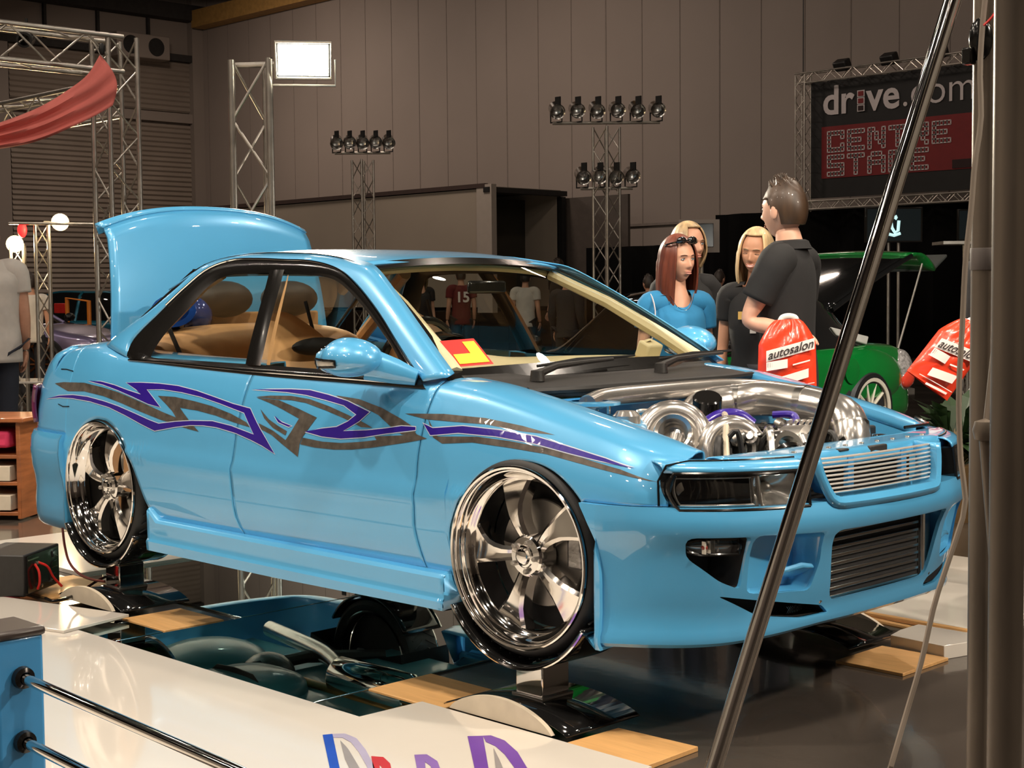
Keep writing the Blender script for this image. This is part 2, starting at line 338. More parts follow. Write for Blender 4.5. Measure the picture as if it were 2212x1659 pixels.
def grow(poly, d):
    A = np.array(poly); n = len(A); area2 = sum(A[i-1][0]*A[i][1]-A[i][0]*A[i-1][1] for i in range(n)); s = 1 if area2 > 0 else -1; R = []
    for i in range(n):
        a, b, c = A[i-1], A[i], A[(i+1) % n]; e1 = (b-a)/(np.linalg.norm(b-a)+1e-9); e2 = (c-b)/(np.linalg.norm(c-b)+1e-9)
        n1 = s*np.array([e1[1], -e1[0]]); n2 = s*np.array([e2[1], -e2[0]]); m = n1+n2; l = np.linalg.norm(m)
        m = n1 if l < .3 else m/l; k = min(1/max(.35, float(m@n1)), 2.5); R.append(tuple(b+m*d*k))
    return R
gp = G(); gs = G(); gl = G()
for k in ('B1', 'S1', 'S2', 'S3', 'S4', 'S5', 'F2', 'F3'): gs.join(decal(ART[k], .0012))
for k in ('A1', 'Q1', 'Q2', 'F1'): gp.join(decal(ART[k], .0020)); gl.join(decal(grow(ART[k], .0028), .0016))
for nm, gg, mm in (('silver_graphic', gs, M['silver']), ('pinstripe_outline', gl, M['pinline']), ('purple_graphic', gp, M['purple'])):
    for o in both(nm, gg, mm, sharp=0): o['label'] = {'silver_graphic': 'smoked silver tribal stripe', 'pinstripe_outline': 'pale outline of the purple stripe', 'purple_graphic': 'deep purple tribal stripe'}[nm]
# --- side skirts
def skirt():
    rows = []
    for x, s in ((.425, .0), (.445, .6), (.49, 1), (1.3, 1), (2.12, 1), (2.185, .98), (2.212, .9)):
        zt = -.045 if x < .435 else (-.055 if x < .47 else (-.088 if x < 1 else -.09)); zb = -.215 if x < 2 else -.205
        rows.append([(x, -.80, zt+.012), (x, -.852, zt), (x, -.862, zt-.012), (x, -.860, -.165), (x, -.868, -.178), (x, -.865, zb), (x, -.80, zb-.002), (x, -.72, zb+.01)])
    rows = np.array(rows); return G().grid(np.array([np.concatenate([lin(r[i:i+2], 4)[:-1] for i in range(7)]+[r[7:]]) for r in rows])).add(rows[0], [tuple(range(8))]).add(rows[-1], [tuple(range(8))])
both('side_skirt', skirt(), M['paint'], solid=.004)
# --- front bumper
TY = [0, .15, .3, .42, .52, .6, .68, .74, .78, .81, .83, .845]
NT = pchip(TY, [3.345, 3.342, 3.328, 3.298, 3.262, 3.22, 3.158, 3.088, 3.022, 2.955, 2.90, 2.86])
NB = pchip(TY, [3.25, 3.248, 3.238, 3.215, 3.18, 3.14, 3.075, 3.01, 2.96, 2.915, 2.885, 2.86])
NK = pchip([-.22, -.15, -.06, .02, .07, .10, .125, .165, .19, .24, .32], [0, .13, .40, .58, .72, .88, 1.05, 1.06, .95, .88, .75])
def NX(y, z): return NB(abs(y))+(NT(abs(y))-NB(abs(y)))*NK(z)
ys_half = list(np.linspace(0, .6, 25))+list(np.linspace(.62, .845, 22))
ys = np.array([-y for y in ys_half[::-1]]+ys_half[1:])
def lipz(y): return -.185-.03*sm01(.25, .72, abs(y))
P = []
for y in ys:
    zb = float(lipz(y)); bul = 0.0
    col = [(float(NX(y, .197))-.06, y*.985, .197)]
    for z in [.196, .185, .165, .14, .115, .09, .06, .03, 0, -.03, -.06, -.09, -.115]: col.append((float(NX(y, z)), y*(1+.012*math.exp(-((z-.14)/.05)**2)), z))
    col += [(float(NX(y, -.15))+.004, y*1.005, zb+.048), (float(NX(y, -.17))+.010, y*1.012, zb+.030), (float(NX(y, -.2))+.010, y*1.012, zb+.012), (float(NX(y, -.215))-.004, y*1.005, zb), (float(NX(y, -.215))-.09, y*.95, zb+.004)]
    P.append(col)
P = np.array(P); side = []
for s in (-1, 1):            # the flank back to the wheel arch
    E = P[0] if s < 0 else P[-1]; rows = []
    for t in np.linspace(0, 1, 9):
        r = E.copy(); r[:, 2] = E[:, 2]; za = E[:, 2]
        xa = np.where(za > -.03, 2.546+.334*np.sqrt(np.clip(1-((za+.035)/.332)**2, 0, 1)), 2.879); xa = np.maximum(xa, 2.79)
        r[:, 0] = E[:, 0]+(xa-E[:, 0])*t; rows.append(r)
    side.append(np.array(rows))
W0 = np.concatenate([side[0][::-1], P[1:-1], side[1]])
bump = mk('front_bumper', G().grid(W0), M['paint'], car, solid=.012)
md = bump.modifiers[0]; md.offset = -1
def cut(poly, x0=2.8, x1=3.6): return G().prism([(x0, y, z) for y, z in poly], (x1-x0, 0, 0))
def rnd(poly, r=.02, n=4):
    R = []; A = [np.array(p, float) for p in poly]; k = len(A)
    for i in range(k):
        a, b, c = A[i-1], A[i], A[(i+1) % k]; l1, l2 = np.linalg.norm(a-b), np.linalg.norm(c-b); q = min(r, l1*.45, l2*.45)
        p0, p1 = b+(a-b)/l1*q, b+(c-b)/l2*q
        R += [tuple((1-t)**2*p0+2*t*(1-t)*b+t*t*p1) for t in np.linspace(0, 1, n)]
    return R
OPEN = rnd([(-.318, .108), (.318, .108), (.272, -.112), (-.272, -.112)], .03)
FOG = rnd([(-.735, .112), (-.592, .112), (-.592, -.045), (-.645, -.02), (-.72, .05)], .018)
SCOOP = rnd([(-.585, .115), (-.358, .108), (-.345, .02), (-.368, -.068), (-.575, -.058)], .02)
SLOT = rnd([(-.645, -.062), (-.47, -.092), (-.30, -.122), (-.268, -.148), (-.38, -.150), (-.53, -.128)], .012)
mir = lambda p: [(-y, z) for y, z in p][::-1]
bool_cut(bump, [cut(c) for c in (OPEN, FOG, mir(FOG), SCOOP, mir(SCOOP), SLOT, mir(SLOT))])
def recess(poly, depth, m, name, lab=None, push=None):
    """walls and back of an opening in the bumper"""
    for s in (1, -1):
        pl = poly if s > 0 else mir(poly); g = G(); n = len(pl)
        F = [(float(NX(y, z))-.012, y, z) for y, z in pl]; cy = sum(p[0] for p in pl)/n; cz = sum(p[1] for p in pl)/n
        Bk = [(float(NX(cy, cz))-depth+.25*(float(NX(y, z))-float(NX(cy, cz))), cy+(y-cy)*.86, cz+(z-cz)*.86) for y, z in pl]
        g.add(F+Bk, [(i, (i+1) % n, n+(i+1) % n, n+i) for i in range(n)]+[tuple(range(n, 2*n))])
        o = mk(name, g, m, bump, sharp=40)
        if lab: o['label'] = lab
recess(SCOOP, .065, M['paint'], 'air_scoop'); recess(FOG, .09, M['dark'], 'lamp_recess', 'black lamp recess'); recess(SLOT, .08, M['dark'], 'lower_duct', 'black lower air duct')
for s in (-1, 1):            # moulded fin inside each scoop
    g = G(); A = [(3.275, s*.36, .0), (3.262, s*.40, .008), (3.24, s*.47, -.004), (3.20, s*.47, -.03), (3.21, s*.36, -.035)]
    g.prism([(x, y, z) for x, y, z in A], (-.01, 0, .012)); mk('scoop_fin', g, M['paint'], bump, sharp=40, bevel=.004)
    g = G()                   # steel mesh in the lower duct
    for k in range(9):
        y = s*(.30+.009*k)
        for d in (-1, 1): g.cyl((3.19, y-d*.01, -.147), (3.19, y+d*.01, -.125), .0014, 5)
    mk('duct_mesh', g, M['chromeb'], bump)['label'] = 'diamond steel mesh'
for s in (-1, 1):            # indicator lamps in the bumper
    r = []
    for y in np.linspace(.603, .722, 12):
        hz = .046*math.sqrt(max(.05, 1-max(0, (y-.67)/.052)**2.2)) if y > .67 else .046
        r.append([(float(NX(y, .09))-.022, s*y, .083-hz*.5), (float(NX(y, .09))-.010, s*y, .083), (float(NX(y, .09))-.022, s*y, .083+hz*.5)])
    o = mk('fog_lamp', G().grid(np.array([spl(q, 7) for q in r])), M['lens'], bump, solid=.004)
    g = G().grid(np.array([[(a[0]-.03, a[1], a[2]) for a in q] for q in r])); mk('lamp_reflector', g, M['refl'] if s < 0 else M['amber'], o, solid=.004)
    mk('lamp_bulb', G().sph((3.128, s*.69, .083), .010, 12, 8), M['bulbr'] if s < 0 else M['amber'], o)
    g = G()
    for k in range(5): g.box((float(NX(.655, .09))-.035, s*(.615+.02*k), .083), (.012, .005, .036))
    mk('lamp_rib', g, M['indic'] if s < 0 else M['amber'], o)
    mk('lamp_rim', G().tube([tuple(q[0]) for q in r]+[tuple(q[2]) for q in r[::-1]]+[tuple(r[0][0])], .005, 6), M['trim'], o)
# --- intercooler behind the opening
ic = mk('intercooler', G().box((3.215, .0, -.005), (.05, .54, .235)), M['dark'], car, bevel=.004)
g = G()
for k in range(10): g.box((3.243, 0, -.11+.0245*k), (.012, .52, .011))
mk('cooling_fins', g, M['chromeb'], ic, bevel=.002)
for s in (-1, 1): mk('end_tank', G().prism([(3.17, s*.27, -.12), (3.26, s*.27, -.12), (3.26, s*.27, .11), (3.17, s*.27, .11)], (0, s*.05, 0)), M['chromeb'], ic, bevel=.01)
mk('bumper_duct', G().grid(np.array([[(3.14, y, z) for y in (-.5, .5)] for z in (-.19, .13)])), M['dark'], bump)
# --- grille
def gridU(A, B, n=40): return G().grid(np.array([spl(A, n), spl([( (a[0]+b[0])/2+.008, (a[1]+b[1])/2, (a[2]+b[2])/2) for a, b in zip(A, B)], n), spl(B, n)]))
GY, GW = -.055, .86      # the grille insert sits a little towards the driver's side
gpt = lambda y, z, d: (float(NX(GY+y*GW, z))+d, GY+y*GW, z)
oA = [gpt(y, z, .004) for y, z in [(-.400, .322), (-.392, .28), (-.352, .20), (-.325, .178), (-.27, .172), (0, .170), (.27, .172), (.325, .178), (.352, .20), (.385, .28), (.39, .322)]]
iA = [gpt(y, z, .006) for y, z in [(-.362, .322), (-.352, .28), (-.322, .222), (-.305, .209), (-.26, .206), (0, .205), (.26, .206), (.305, .209), (.322, .222), (.34, .28), (.345, .322)]]
bA = [(x-.075, y*.985, z+.003) for x, y, z in iA]
gs_ = gridU(oA, iA); gs_.grid(np.array([spl(iA, 40), spl(bA, 40)]))
grl = mk('grille', gs_, M['paint'], car, solid=.004)
for k in range(9):
    z = .216+.0125*k; hw = .318+.03*(z-.216)/.1
    g = G(); g.tube([gpt(y, z, -.02) for y in np.linspace(-hw, hw, 15)], .0034, 6, sx=1.5)
    mk('grille_bar', g, M['bar'], grl)
mk('grille_backing', G().grid(np.array([[(3.13+.06*(1-(y/.4)**2), y, z) for y in np.linspace(-.4, .4, 9)] for z in (.16, .315)])), M['dark'], grl)
for y in (-.14, .16): mk('grille_bracket', G().box((3.245, y, .26), (.02, .03, .1)), M['inner'], grl, bevel=.003)
# --- headlamps
def hl_band(y0, y1, z0, z1, dx, s, n=16, zc=None):
    return np.array([[(float(NX(y, z))+dx-(.02 if zc and False else 0), s*y, z) for y in np.linspace(y0, y1, n)] for z in np.linspace(z0, z1, 6)])
for s in (-1, 1):
    def zt(y): return .292+.004*math.sin((y-.42)*9)
    def zbot(y): return .189+.02*sm01(.70, .757, y)*0
    yend = lambda z: .757-.012*((z-.245)/.05)**2
    R_ = []
    for f in np.linspace(0, 1, 9):
        row = []
        for u in np.linspace(0, 1, 24):
            z = .189+(.292-.189)*f; y = .415+(yend(z)-.415)*u; row.append((float(NX(y, z))-.002+.006*math.sin(PI*f)*math.sin(PI*u), s*y, z))
        R_.append(row)
    R_ = np.array(R_)
    hl = mk('headlight', G().grid(R_), M['lens'], car, solid=.004)
    bk = R_.copy(); bk[:, :, 0] -= .085; bk[:, :, 1] *= .988
    g = G().grid(bk)
    for e in (R_[0], R_[-1]): g.grid(np.array([e, np.stack([e[:, 0]-.085, e[:, 1]*.988, e[:, 2]], -1)]))
    for e in (R_[:, 0], R_[:, -1]): g.grid(np.array([e, np.stack([e[:, 0]-.085, e[:, 1]*.988, e[:, 2]], -1)]))
    mk('lamp_housing', g, M['blackgloss'], hl, sharp=40)
    g = G(); c = R_[:, 10]; g.tube([(p[0]-.012, p[1], p[2]) for p in c], .007, 8); 
    mk('lamp_divider', g, M['chromeb'], hl)
    per = list(R_[0])+list(R_[1:, -1])+list(R_[-1][::-1][1:])+list(R_[:, 0][::-1][1:])
    mk('lamp_seal', G().tube([(p[0]+.001, p[1], p[2]) for p in per], .0055, 6), M['trim'], hl)
    g = G()                   # main reflector bowl and bulb
    q = []
    for f in np.linspace(0, 1, 9):
        row = []
        for u in np.linspace(0, 1, 14):
            y = .44+.135*u; z = .197+.085*f; row.append((float(NX(y, z))-.02-.055*math.sin(PI*u)*math.sin(PI*f)-.006*math.sin(u*40), s*y, z))
        q.append(row)
    mk('reflector', G().grid(np.array(q)), M['refl'], hl)
    fr_ = [R_[1, 11], *R_[1, 12:23], *R_[1:8, 22], *R_[7, 11:22][::-1], *R_[1:8, 11][::-1]]
    mk('cell_frame', G().tube([(p[0]-.014, p[1], p[2]) for p in fr_], .0035, 6), M['chromeb'], hl)
    mk('bulb', G().sph((3.205, s*.51, .243), (.02, .017, .017), 12, 8), M['steel'], hl)
    mk('projector', G().lathe([(.0, .012), (.022, .008), (.028, 0), (.03, -.02)], (3.04, s*.68, .24), (.8, s*.5, 0), 20), M['chromeb'], hl)
    # blue eyelid strip over the lamp
    rows = []
    for y in np.linspace(.405, .762, 20):
        x = float(NX(y, .30)); rows.append([(x+.001, s*y, .294), (x-.004, s*y, .306), (x-.018, s*y*.995, .317), (x-.045, s*y*.985, .323), (x-.09, s*y*.95, .325)])
    mk('headlight_brow', G().grid(np.array([spl(r, 8) for r in rows])), M['paint'], car, solid=.004)
    mk('panel_gap', G().tube([(float(NX(y, .30))-.048, s*y*.985, .3245) for y in np.linspace(.415, .70, 12)]+[(float(NX(.745, .3))-.02, s*.757, .315), (3.022, s*.766, .27), (3.025, s*.767, .2)], .0035, 6), M['trim'], car)
# --- slam panel between the lamps
rows = []
for y in np.linspace(-.62, .62, 41):
    a = abs(y); xf = float(NX(y, .30))-.045-.03*sm01(.40, .30, a); xr = 3.10-.02*sm01(.3, .6, a)
    rows.append([(xf+.004, y, .285), (xf, y, .318), (xf-.012, y, .329), (xr+.03, y, .333), (xr, y, .330), (xr-.006, y, .29)])
slam = mk('slam_panel', G().grid(np.array([lin(r, 16) for r in rows])), M['paint'], car, solid=.004)
for y in np.linspace(-.36, .36, 9): mk('slam_bolt', G().lathe([(0, .004), (.007, .003), (.008, 0)], (3.20, y, .331), (0, 0, 1), 10), M['steel'], slam)
g = G().box((3.235, .02, .312), (.03, .10, .03)).box((3.225, -.16, .325), (.04, .05, .008)); mk('bonnet_latch', g, M['plastic'], slam, bevel=.004)
for s in (1,):
    g = G().tube([(3.10, s*.42, .345), (3.13, s*.52, .35), (3.07, s*.62, .345), (3.0, s*.66, .36)], .006, 6); mk('lamp_bracket', g, M['trim'], slam)
# --- greenhouse
YG = pchip([.44, .50, .55, .65, .75, .85, .92, .96, 1.0], [.785, .755, .735, .690, .640, .585, .54, .505, .46])
def gh(x, z, d=0.): return (x, -(float(YG(z))+d), z)
INN = [(2.0, .515), (1.822, .631), (1.642, .747), (1.459, .843), (1.316, .898), (1.129, .931), (.934, .941), (.732, .951), (.56, .950), (.429, .914), (.329, .838), (.203, .721), (.136, .667), (.083, .612), (.109, .55)]
OUT = [(2.105, .535), (1.871, .680), (1.66, .805), (1.48, .898), (1.36, .922), (1.13, .952), (.93, .962), (.732, .968), (.54, .965), (.37, .935), (.25, .84), (.10, .735), (.01, .69), (-.075, .64), (-.13, .60)]
a = spl(INN, 80); b = spl(OUT, 80)
rows = []
for t, d in ((0, .004), (.12, .012), (.5, .012), (.88, .006), (1, -.004)): rows.append([gh(*(a[i]*(1-t)+b[i]*t), d) for i in range(80)])
rows.append([(x, -(float(YG(z))-.035), z+.012) for x, z in b])
both('roof_pillar', G().grid(np.array(rows)), M['paint'], solid=.004)
RZ = pchip([.15, .25, .37, .54, .73, .93, 1.13, 1.36, 1.42], [.83, .885, .942, .968, .974, .969, .957, .923, .905])
RC = pchip([.15, .25, .4, .6, .8, 1.0, 1.2, 1.36, 1.42], [.895, .935, .965, .988, .993, .988, .970, .942, .925])
rows = []
for x in np.linspace(.16, 1.405, 30):
    ze = float(RZ(x)); zc = max(float(RC(x)), ze+.004); ye = float(YG(ze))-.02; r = []
    for u in np.linspace(-1, 1, 33):
        au = abs(u); z = zc-(zc-ze)*(.35*au**2+.65*au**7); xx = x+(.035*(1-u*u) if x > 1.2 else 0)*sm01(1.2, 1.4, x); r.append((xx, u*ye, z))
    rows.append(r)
mk('roof', G().grid(np.array(rows)), M['paint'], car, solid=.006)
for s in (-1, 1):
    mk('roof_gutter', G().tube([(x, s*(float(YG(float(RZ(x))))-.018), float(RZ(x))+.001) for x in np.linspace(.3, 1.36, 24)], .004, 6), M['trim'], car)
# window frame trim (black) around each side opening
def strip(A, B, n, dA, dB, mid=.006):
    a = spl(A, n); b = spl(B, n); R_ = []
    for t in np.linspace(0, 1, 6): R_.append([gh(*(a[i]*(1-t)+b[i]*t), dA*(1-t)+dB*t+mid*math.sin(PI*t)) for i in range(n)])
    return np.array(R_)
TI = [(1.905, .534), (1.76, .636), (1.569, .747), (1.40, .828), (1.283, .866), (1.115, .882), (.90, .893), (.70, .892), (.55, .880), (.464, .829), (.395, .745), (.315, .66), (.272, .59), (.262, .548)]
TO = [(2.012, .507), (1.825, .634), (1.643, .750), (1.462, .846), (1.318, .901), (1.129, .934), (.934, .944), (.732, .953), (.565, .951), (.432, .917), (.331, .841), (.203, .724), (.095, .62), (.085, .555)]
g = G().grid(strip(TO, TI, 90, .008, -.004)); 
lo = [(.085, .568), (.12, .536), (.30, .528), (1.0, .506), (1.6, .499), (1.95, .494), (2.03, .492)]; hi = [(.23, .572), (.262, .556), (.40, .552), (1.0, .545), (1.6, .538), (1.90, .533), (1.98, .533)]
g.grid(strip(lo, hi, 60, .006, -.002, .010))
tr = both('window_trim', g, M['trim'], sharp=50)
g = G().grid(strip([(.962, .545), (.95, .60), (.925, .72), (.895, .84), (.87, .905)], [(1.062, .542), (1.05, .60), (1.02, .72), (.99, .84), (.965, .905)], 24, .003, .003, .006))
both('door_pillar', g, M['trim'])
for s in (-1, 1):
    g = G().tube([(x, s*(float(YG(z))+.016), z) for x, z in [(.13, .541), (.4, .538), (1.0, .522), (1.6, .514), (1.98, .508)]], .0045, 6)
    g.tube([(x, s*(float(YG(z))+.014), z) for x, z in spl([(1.93, .566), (1.825, .634), (1.643, .750), (1.462, .846), (1.318, .901), (1.129, .934), (.934, .944), (.732, .953), (.565, .951), (.432, .917), (.331, .841), (.25, .77)], 60)], .0042, 6)
    mk('bright_moulding', g, M['chrome'], car)['label'] = 'thin bright metal moulding'
    g = G().grid(strip([(1.078, .545), (1.062, .60), (1.03, .72), (1.0, .84), (.985, .885)], [(1.10, .545), (1.084, .60), (1.052, .72), (1.012, .84), (.99, .885)], 16, -.012, -.012, 0))
    if s > 0: g = g.mirror_y()
    mk('seal_strip', g, M['tan'], car)
# glass of the sides
def pane(poly, d):
    P = []
    for p, q_ in zip(poly, poly[1:]+poly[:1]):
        n = max(1, int(math.dist(p, q_)/.04)); P += [(p[0]+(q_[0]-p[0])*k/n, p[1]+(q_[1]-p[1])*k/n) for k in range(n)]
    V = [Vector(p) for p in P]; n = len(V); E = [(i, (i+1) % n) for i in range(n)]
    xs_ = [p[0] for p in P]; zs_ = [p[1] for p in P]
    V += [Vector((x, z)) for x in np.arange(min(xs_)+.02, max(xs_), .06) for z in np.arange(min(zs_)+.02, max(zs_), .05)]
    vo, _, fo, *_ = delaunay_2d_cdt(V, E, [list(range(n))], 1, 1e-5)
    return G().add([gh(v.x, v.y, d) for v in vo], [tuple(f) for f in fo])
both('quarter_window', pane([(.255, .545), (.272, .60), (.315, .67), (.39, .75), (.46, .835), (.55, .885), (.70, .897), (.89, .897), (.95, .70), (.985, .545)], -.006), M['glass'], sharp=0)
both('door_window', pane([(1.05, .54), (1.02, .70), (.975, .895), (1.115, .887), (1.29, .870), (1.41, .832), (1.575, .752), (1.765, .642), (1.92, .53)], -.006), M['glass'], sharp=0)
# windscreen, header and backlight
def ws(u, v, inset=0):   # u -1..1 across, v 0 base .. 1 header
    yb = (.70-inset)*(1-v)+(.520-inset)*v; x = (2.075+.055*(1-u*u))*(1-v)+(1.395+.04*(1-u*u))*v; z = (.528+.012*(1-u*u))*(1-v)+(.908+.026*(1-u*u))*v
    return (x, u*yb, z+.03*math.sin(PI*v))
U = np.linspace(-1, 1, 33); Vv = np.linspace(0, 1, 17)
wsg = mk('windscreen', G().grid(np.array([[ws(u, v) for u in U] for v in Vv])), M['glass'], car)
g = G()
def rim(pts, w):
    g.tube(pts, w, 6)
nrm = np.array([.48, 0, .87])
def band(u0, u1, v0, v1, n=24, m=2):
    return np.array([[np.array(ws(u0+(u1-u0)*i/(m), v0+(v1-v0)*k/n))+nrm*.004 for k in range(n+1)] for i in range(m+1)])
g.grid(band(-1.02, -.945, -.02, 1.02)); g.grid(band(.945, 1.02, -.02, 1.02))
hb = np.array([[np.array(ws(u, v))+nrm*.0045 for u in U] for v in (.945, .975, 1.03)]); g.grid(hb)
hb = np.array([[np.array(ws(u, v))+nrm*.0045 for u in U] for v in (-.04, .0, .045)]); g.grid(hb)
mk('windscreen_surround', g, M['trim'], wsg, sharp=0, solid=.003)
# permit plate stuck low in the driver's corner: red border, yellow field with a red block
def wsp(u, v, d): return np.array(ws(u, v))+nrm*d
def quad(u0, u1, v0, v1, d, n=4): return G().grid(np.array([[wsp(u0+(u1-u0)*i/n, v0+(v1-v0)*j/n, d) for i in range(n+1)] for j in range(n+1)]))
pl = mk('learner_plate', quad(-.925, -.71, .055, .235, .006), M['red'], wsg, sharp=0); pl['label'] = 'red and yellow learner plate on the windscreen'
g = quad(-.905, -.725, .07, .135, .0075).join(quad(-.80, -.725, .135, .215, .0075)); mk('plate_letter', g, M['yellow'], pl, sharp=0)
for s in (0,):
    g = G().grid(np.array([[(.24-.48*v+.03*(1-u*u)*(1-v), u*(.50*(1-v)+.60*v), .905-.30*v) for u in np.linspace(-1, 1, 13)] for v in np.linspace(0, 1, 8)])); mk('rear_window', g, M['glass'], car)
    rp = [(.24+.02*(1-u*u), u*.50, .91) for u in np.linspace(-1, 1, 13)]+[(-.24, .60, .605)]+[(-.24, -.60, .605), (.24, -.50, .905)]
    mk('rear_window_seal', G().tube(rp, .012, 6), M['trim'], car)
# sun visor rail and header lining seen through the glass
g = G().tube([(1.38+.03*(1-u*u), u*.47, .885+.022*(1-u*u)) for u in np.linspace(-1, 1, 17)], .012, 8); mk('header_rail', g, M['cream'], car)
g = G().grid(np.array([[(x, u*(float(YG(float(RZ(x))))-.05), float(RC(x))-.035-.03*u*u) for u in np.linspace(-1, 1, 13)] for x in np.linspace(.28, 1.36, 12)])); mk('headlining', g, M['tan'], car)
for s in (-1, 1):            # inner lining of the windscreen pillars
    g = G().tube([(1.40, s*.48, .880), (1.66, s*.545, .765), (1.90, s*.61, .63), (2.05, s*.655, .535)], [.022, .024, .028, .032], 8); mk('pillar_lining', g, M['cream'], car)
    g = G().tube([(.0, s*.60, .60), (.2, s*.57, .73), (.35, s*.53, .85), (.45, s*.50, .90)], .03, 8); mk('rear_pillar_lining', g, M['tan'], car)
# cowl and wipers
rows = []
for y in np.linspace(-.66, .66, 29):
    a_ = abs(y); xr = 2.085+.05*(1-(y/.7)**2); xf = 2.385-.05*sm01(.35, .66, a_); zz = .525-.045*sm01(.5, .66, a_)*0
    rows.append([(xr, y, .535), (xr+.03, y, .520), (xr+.12, y, .512), (xf-.06, y, .505), (xf, y, .492), (xf+.004, y, .465)])
cowl = mk('scuttle_panel', G().grid(np.array([spl(r, 14) for r in rows])), M['plastic'], car, solid=.005)
mk('cowl_seal', G().tube([(2.385-.05*sm01(.35, .66, abs(y)), y, .488) for y in np.linspace(-.6, .6, 25)], .014, 8), M['rubber'], cowl)
for y0, dy, L in ((-.42, .52, 1), (.22, .46, 1)):
    g = G().tube([(2.235, y0-.03, .535), (2.20, y0+.10, .555), (2.165, y0+.30, .562), (2.155, y0+.44, .566)], [.016, .011, .008, .006], 8)
    w_ = mk('wiper', g, M['plastic'], car); 
    mk('wiper_blade', G().tube([(2.185, y0+.02, .558), (2.158, y0+.25, .569), (2.138, y0+dy+.06, .573)], [.005, .010, .004], 6, sx=.6), M['rubber'], w_)
    mk('wiper_pivot', G().lathe([(0, .04), (.022, .035), (.026, 0)], (2.245, y0-.04, .512), (0, 0, 1), 14), M['plastic'], w_)
# --- boot lid, raised
rows = []
for v in np.linspace(0, 1, 22):
    hw = .600-.045*v+.006*sm01(.85, 1, v); r = []
    for u in np.linspace(-1, 1, 31):
        zt = .615+.60*v-.05*v*abs(u)**3-.045*v*v*u*u; x = -.25-.10*v-.02*u*u+.02*math.sin(PI*v)-.02*sm01(.9, 1, v)
        r.append((x, u*hw+(0), zt))
    rows.append(r)
R0 = np.array(rows)
lid = mk('boot_lid', G().grid(R0), M['paint'], car, solid=.02)
tip = [(p[0]+.005, p[1]*1.01, p[2]) for p in R0[-1]]; tip2 = [(p[0]-.035, p[1]*1.045, p[2]+.016) for p in R0[-1]]; tip3 = [(p[0]-.05, p[1]*1.0, p[2]-.03) for p in R0[-1]]
mk('lip_spoiler', G().grid(np.array([tip, tip2, tip3])), M['paint'], lid, solid=.006)
mk('lid_lining', G().grid(np.array([[(p[0]-.035, p[1]*.94, p[2]-.01) for p in r] for r in rows])), M['dark'], lid)
for s in (-1, 1): mk('lid_strut', G().cyl((-.30, s*.56, .60), (-.34, s*.53, .86), .009, 8), M['trim'], lid)
# --- rear bumper, tail lamps, rear panel
TYR = [0, .3, .5, .6, .68, .74, .79, .82, .84]
RXf = pchip(TYR, [-.89, -.88, -.85, -.82, -.78, -.73, -.66, -.55, -.30])
rows = []
prof = [(.212, .05), (.205, .0), (.18, -.014), (.12, -.02), (.05, -.012), (.0, .0), (-.05, .006), (-.11, .002), (-.17, .004), (-.205, .012), (-.222, .03), (-.222, .10)]
yy = np.array([-y for y in np.r_[np.linspace(0, .6, 12), np.linspace(.64, .79, 12), np.linspace(.797, .842, 14)][::-1]]+[y for y in np.r_[np.linspace(0, .6, 12), np.linspace(.64, .79, 12), np.linspace(.797, .842, 14)]][1:])
for y in yy:
    x = float(RXf(abs(y))); k = sm01(.84, .6, abs(y)); rows.append([(x+d*k, (y-np.sign(y)*d*(1-k)), z) for z, d in prof])
E0 = np.array(rows)
g = G().grid(E0); ends = []
for s in (0, -1):
    e = E0[s]; sg = np.sign(e[0][1]); g.grid(np.array([e, [(-.29, p[1]+sg*.004, p[2]) for p in e]])); 
    g.grid(np.array([[(-.29, p[1]+sg*.004, p[2]) for p in e], [(-.29, sg*.70, p[2]) for p in e]]))
mk('rear_bumper', g, M['paint'], car, solid=.005)
rows = []
for y in np.linspace(-.80, .80, 41):
    x = float(RXf(min(.83, abs(y)+.02))); rows.append([(x+.03, y*.985, .20), (x+.02, y*.98, .32), (x+.045, y*.965, .44), (x+.09, y*.94, .54), (x+.16, y*.88, .585)])
mk('rear_panel', G().grid(np.array([spl(r, 12) for r in rows])), M['paint'], car, solid=.005)
for s in (-1, 1):
    rows = [[(float(RXf(y))+.012-.02*math.sin(PI*(z-.24)/.17)+.05*(z-.24), s*(y+.006), z) for y in np.linspace(.56, .80, 12)] for z in np.linspace(.24, .41, 8)]
    mk('tail_lamp', G().grid(np.array(rows)), mat('smoked tail lamp', (.10, .012, .05), .12, 0, 1, noise=.1), car, solid=.02)
# fuel flap outline
mk('fuel_flap_gap', G().tube([(-.42, -float(YS(-.42, .487))-.001, .487), (-.36, -float(YS(-.36, .488))-.001, .488), (-.29, -float(YS(-.29, .482))-.001, .482)], .0025, 5).tube([(-.38, -float(YS(-.38, .335))-.001, .335), (-.33, -float(YS(-.33, .327))-.001, .327), (-.27, -float(YS(-.27, .33))-.001, .33)], .0022, 5), M['trim'], car)
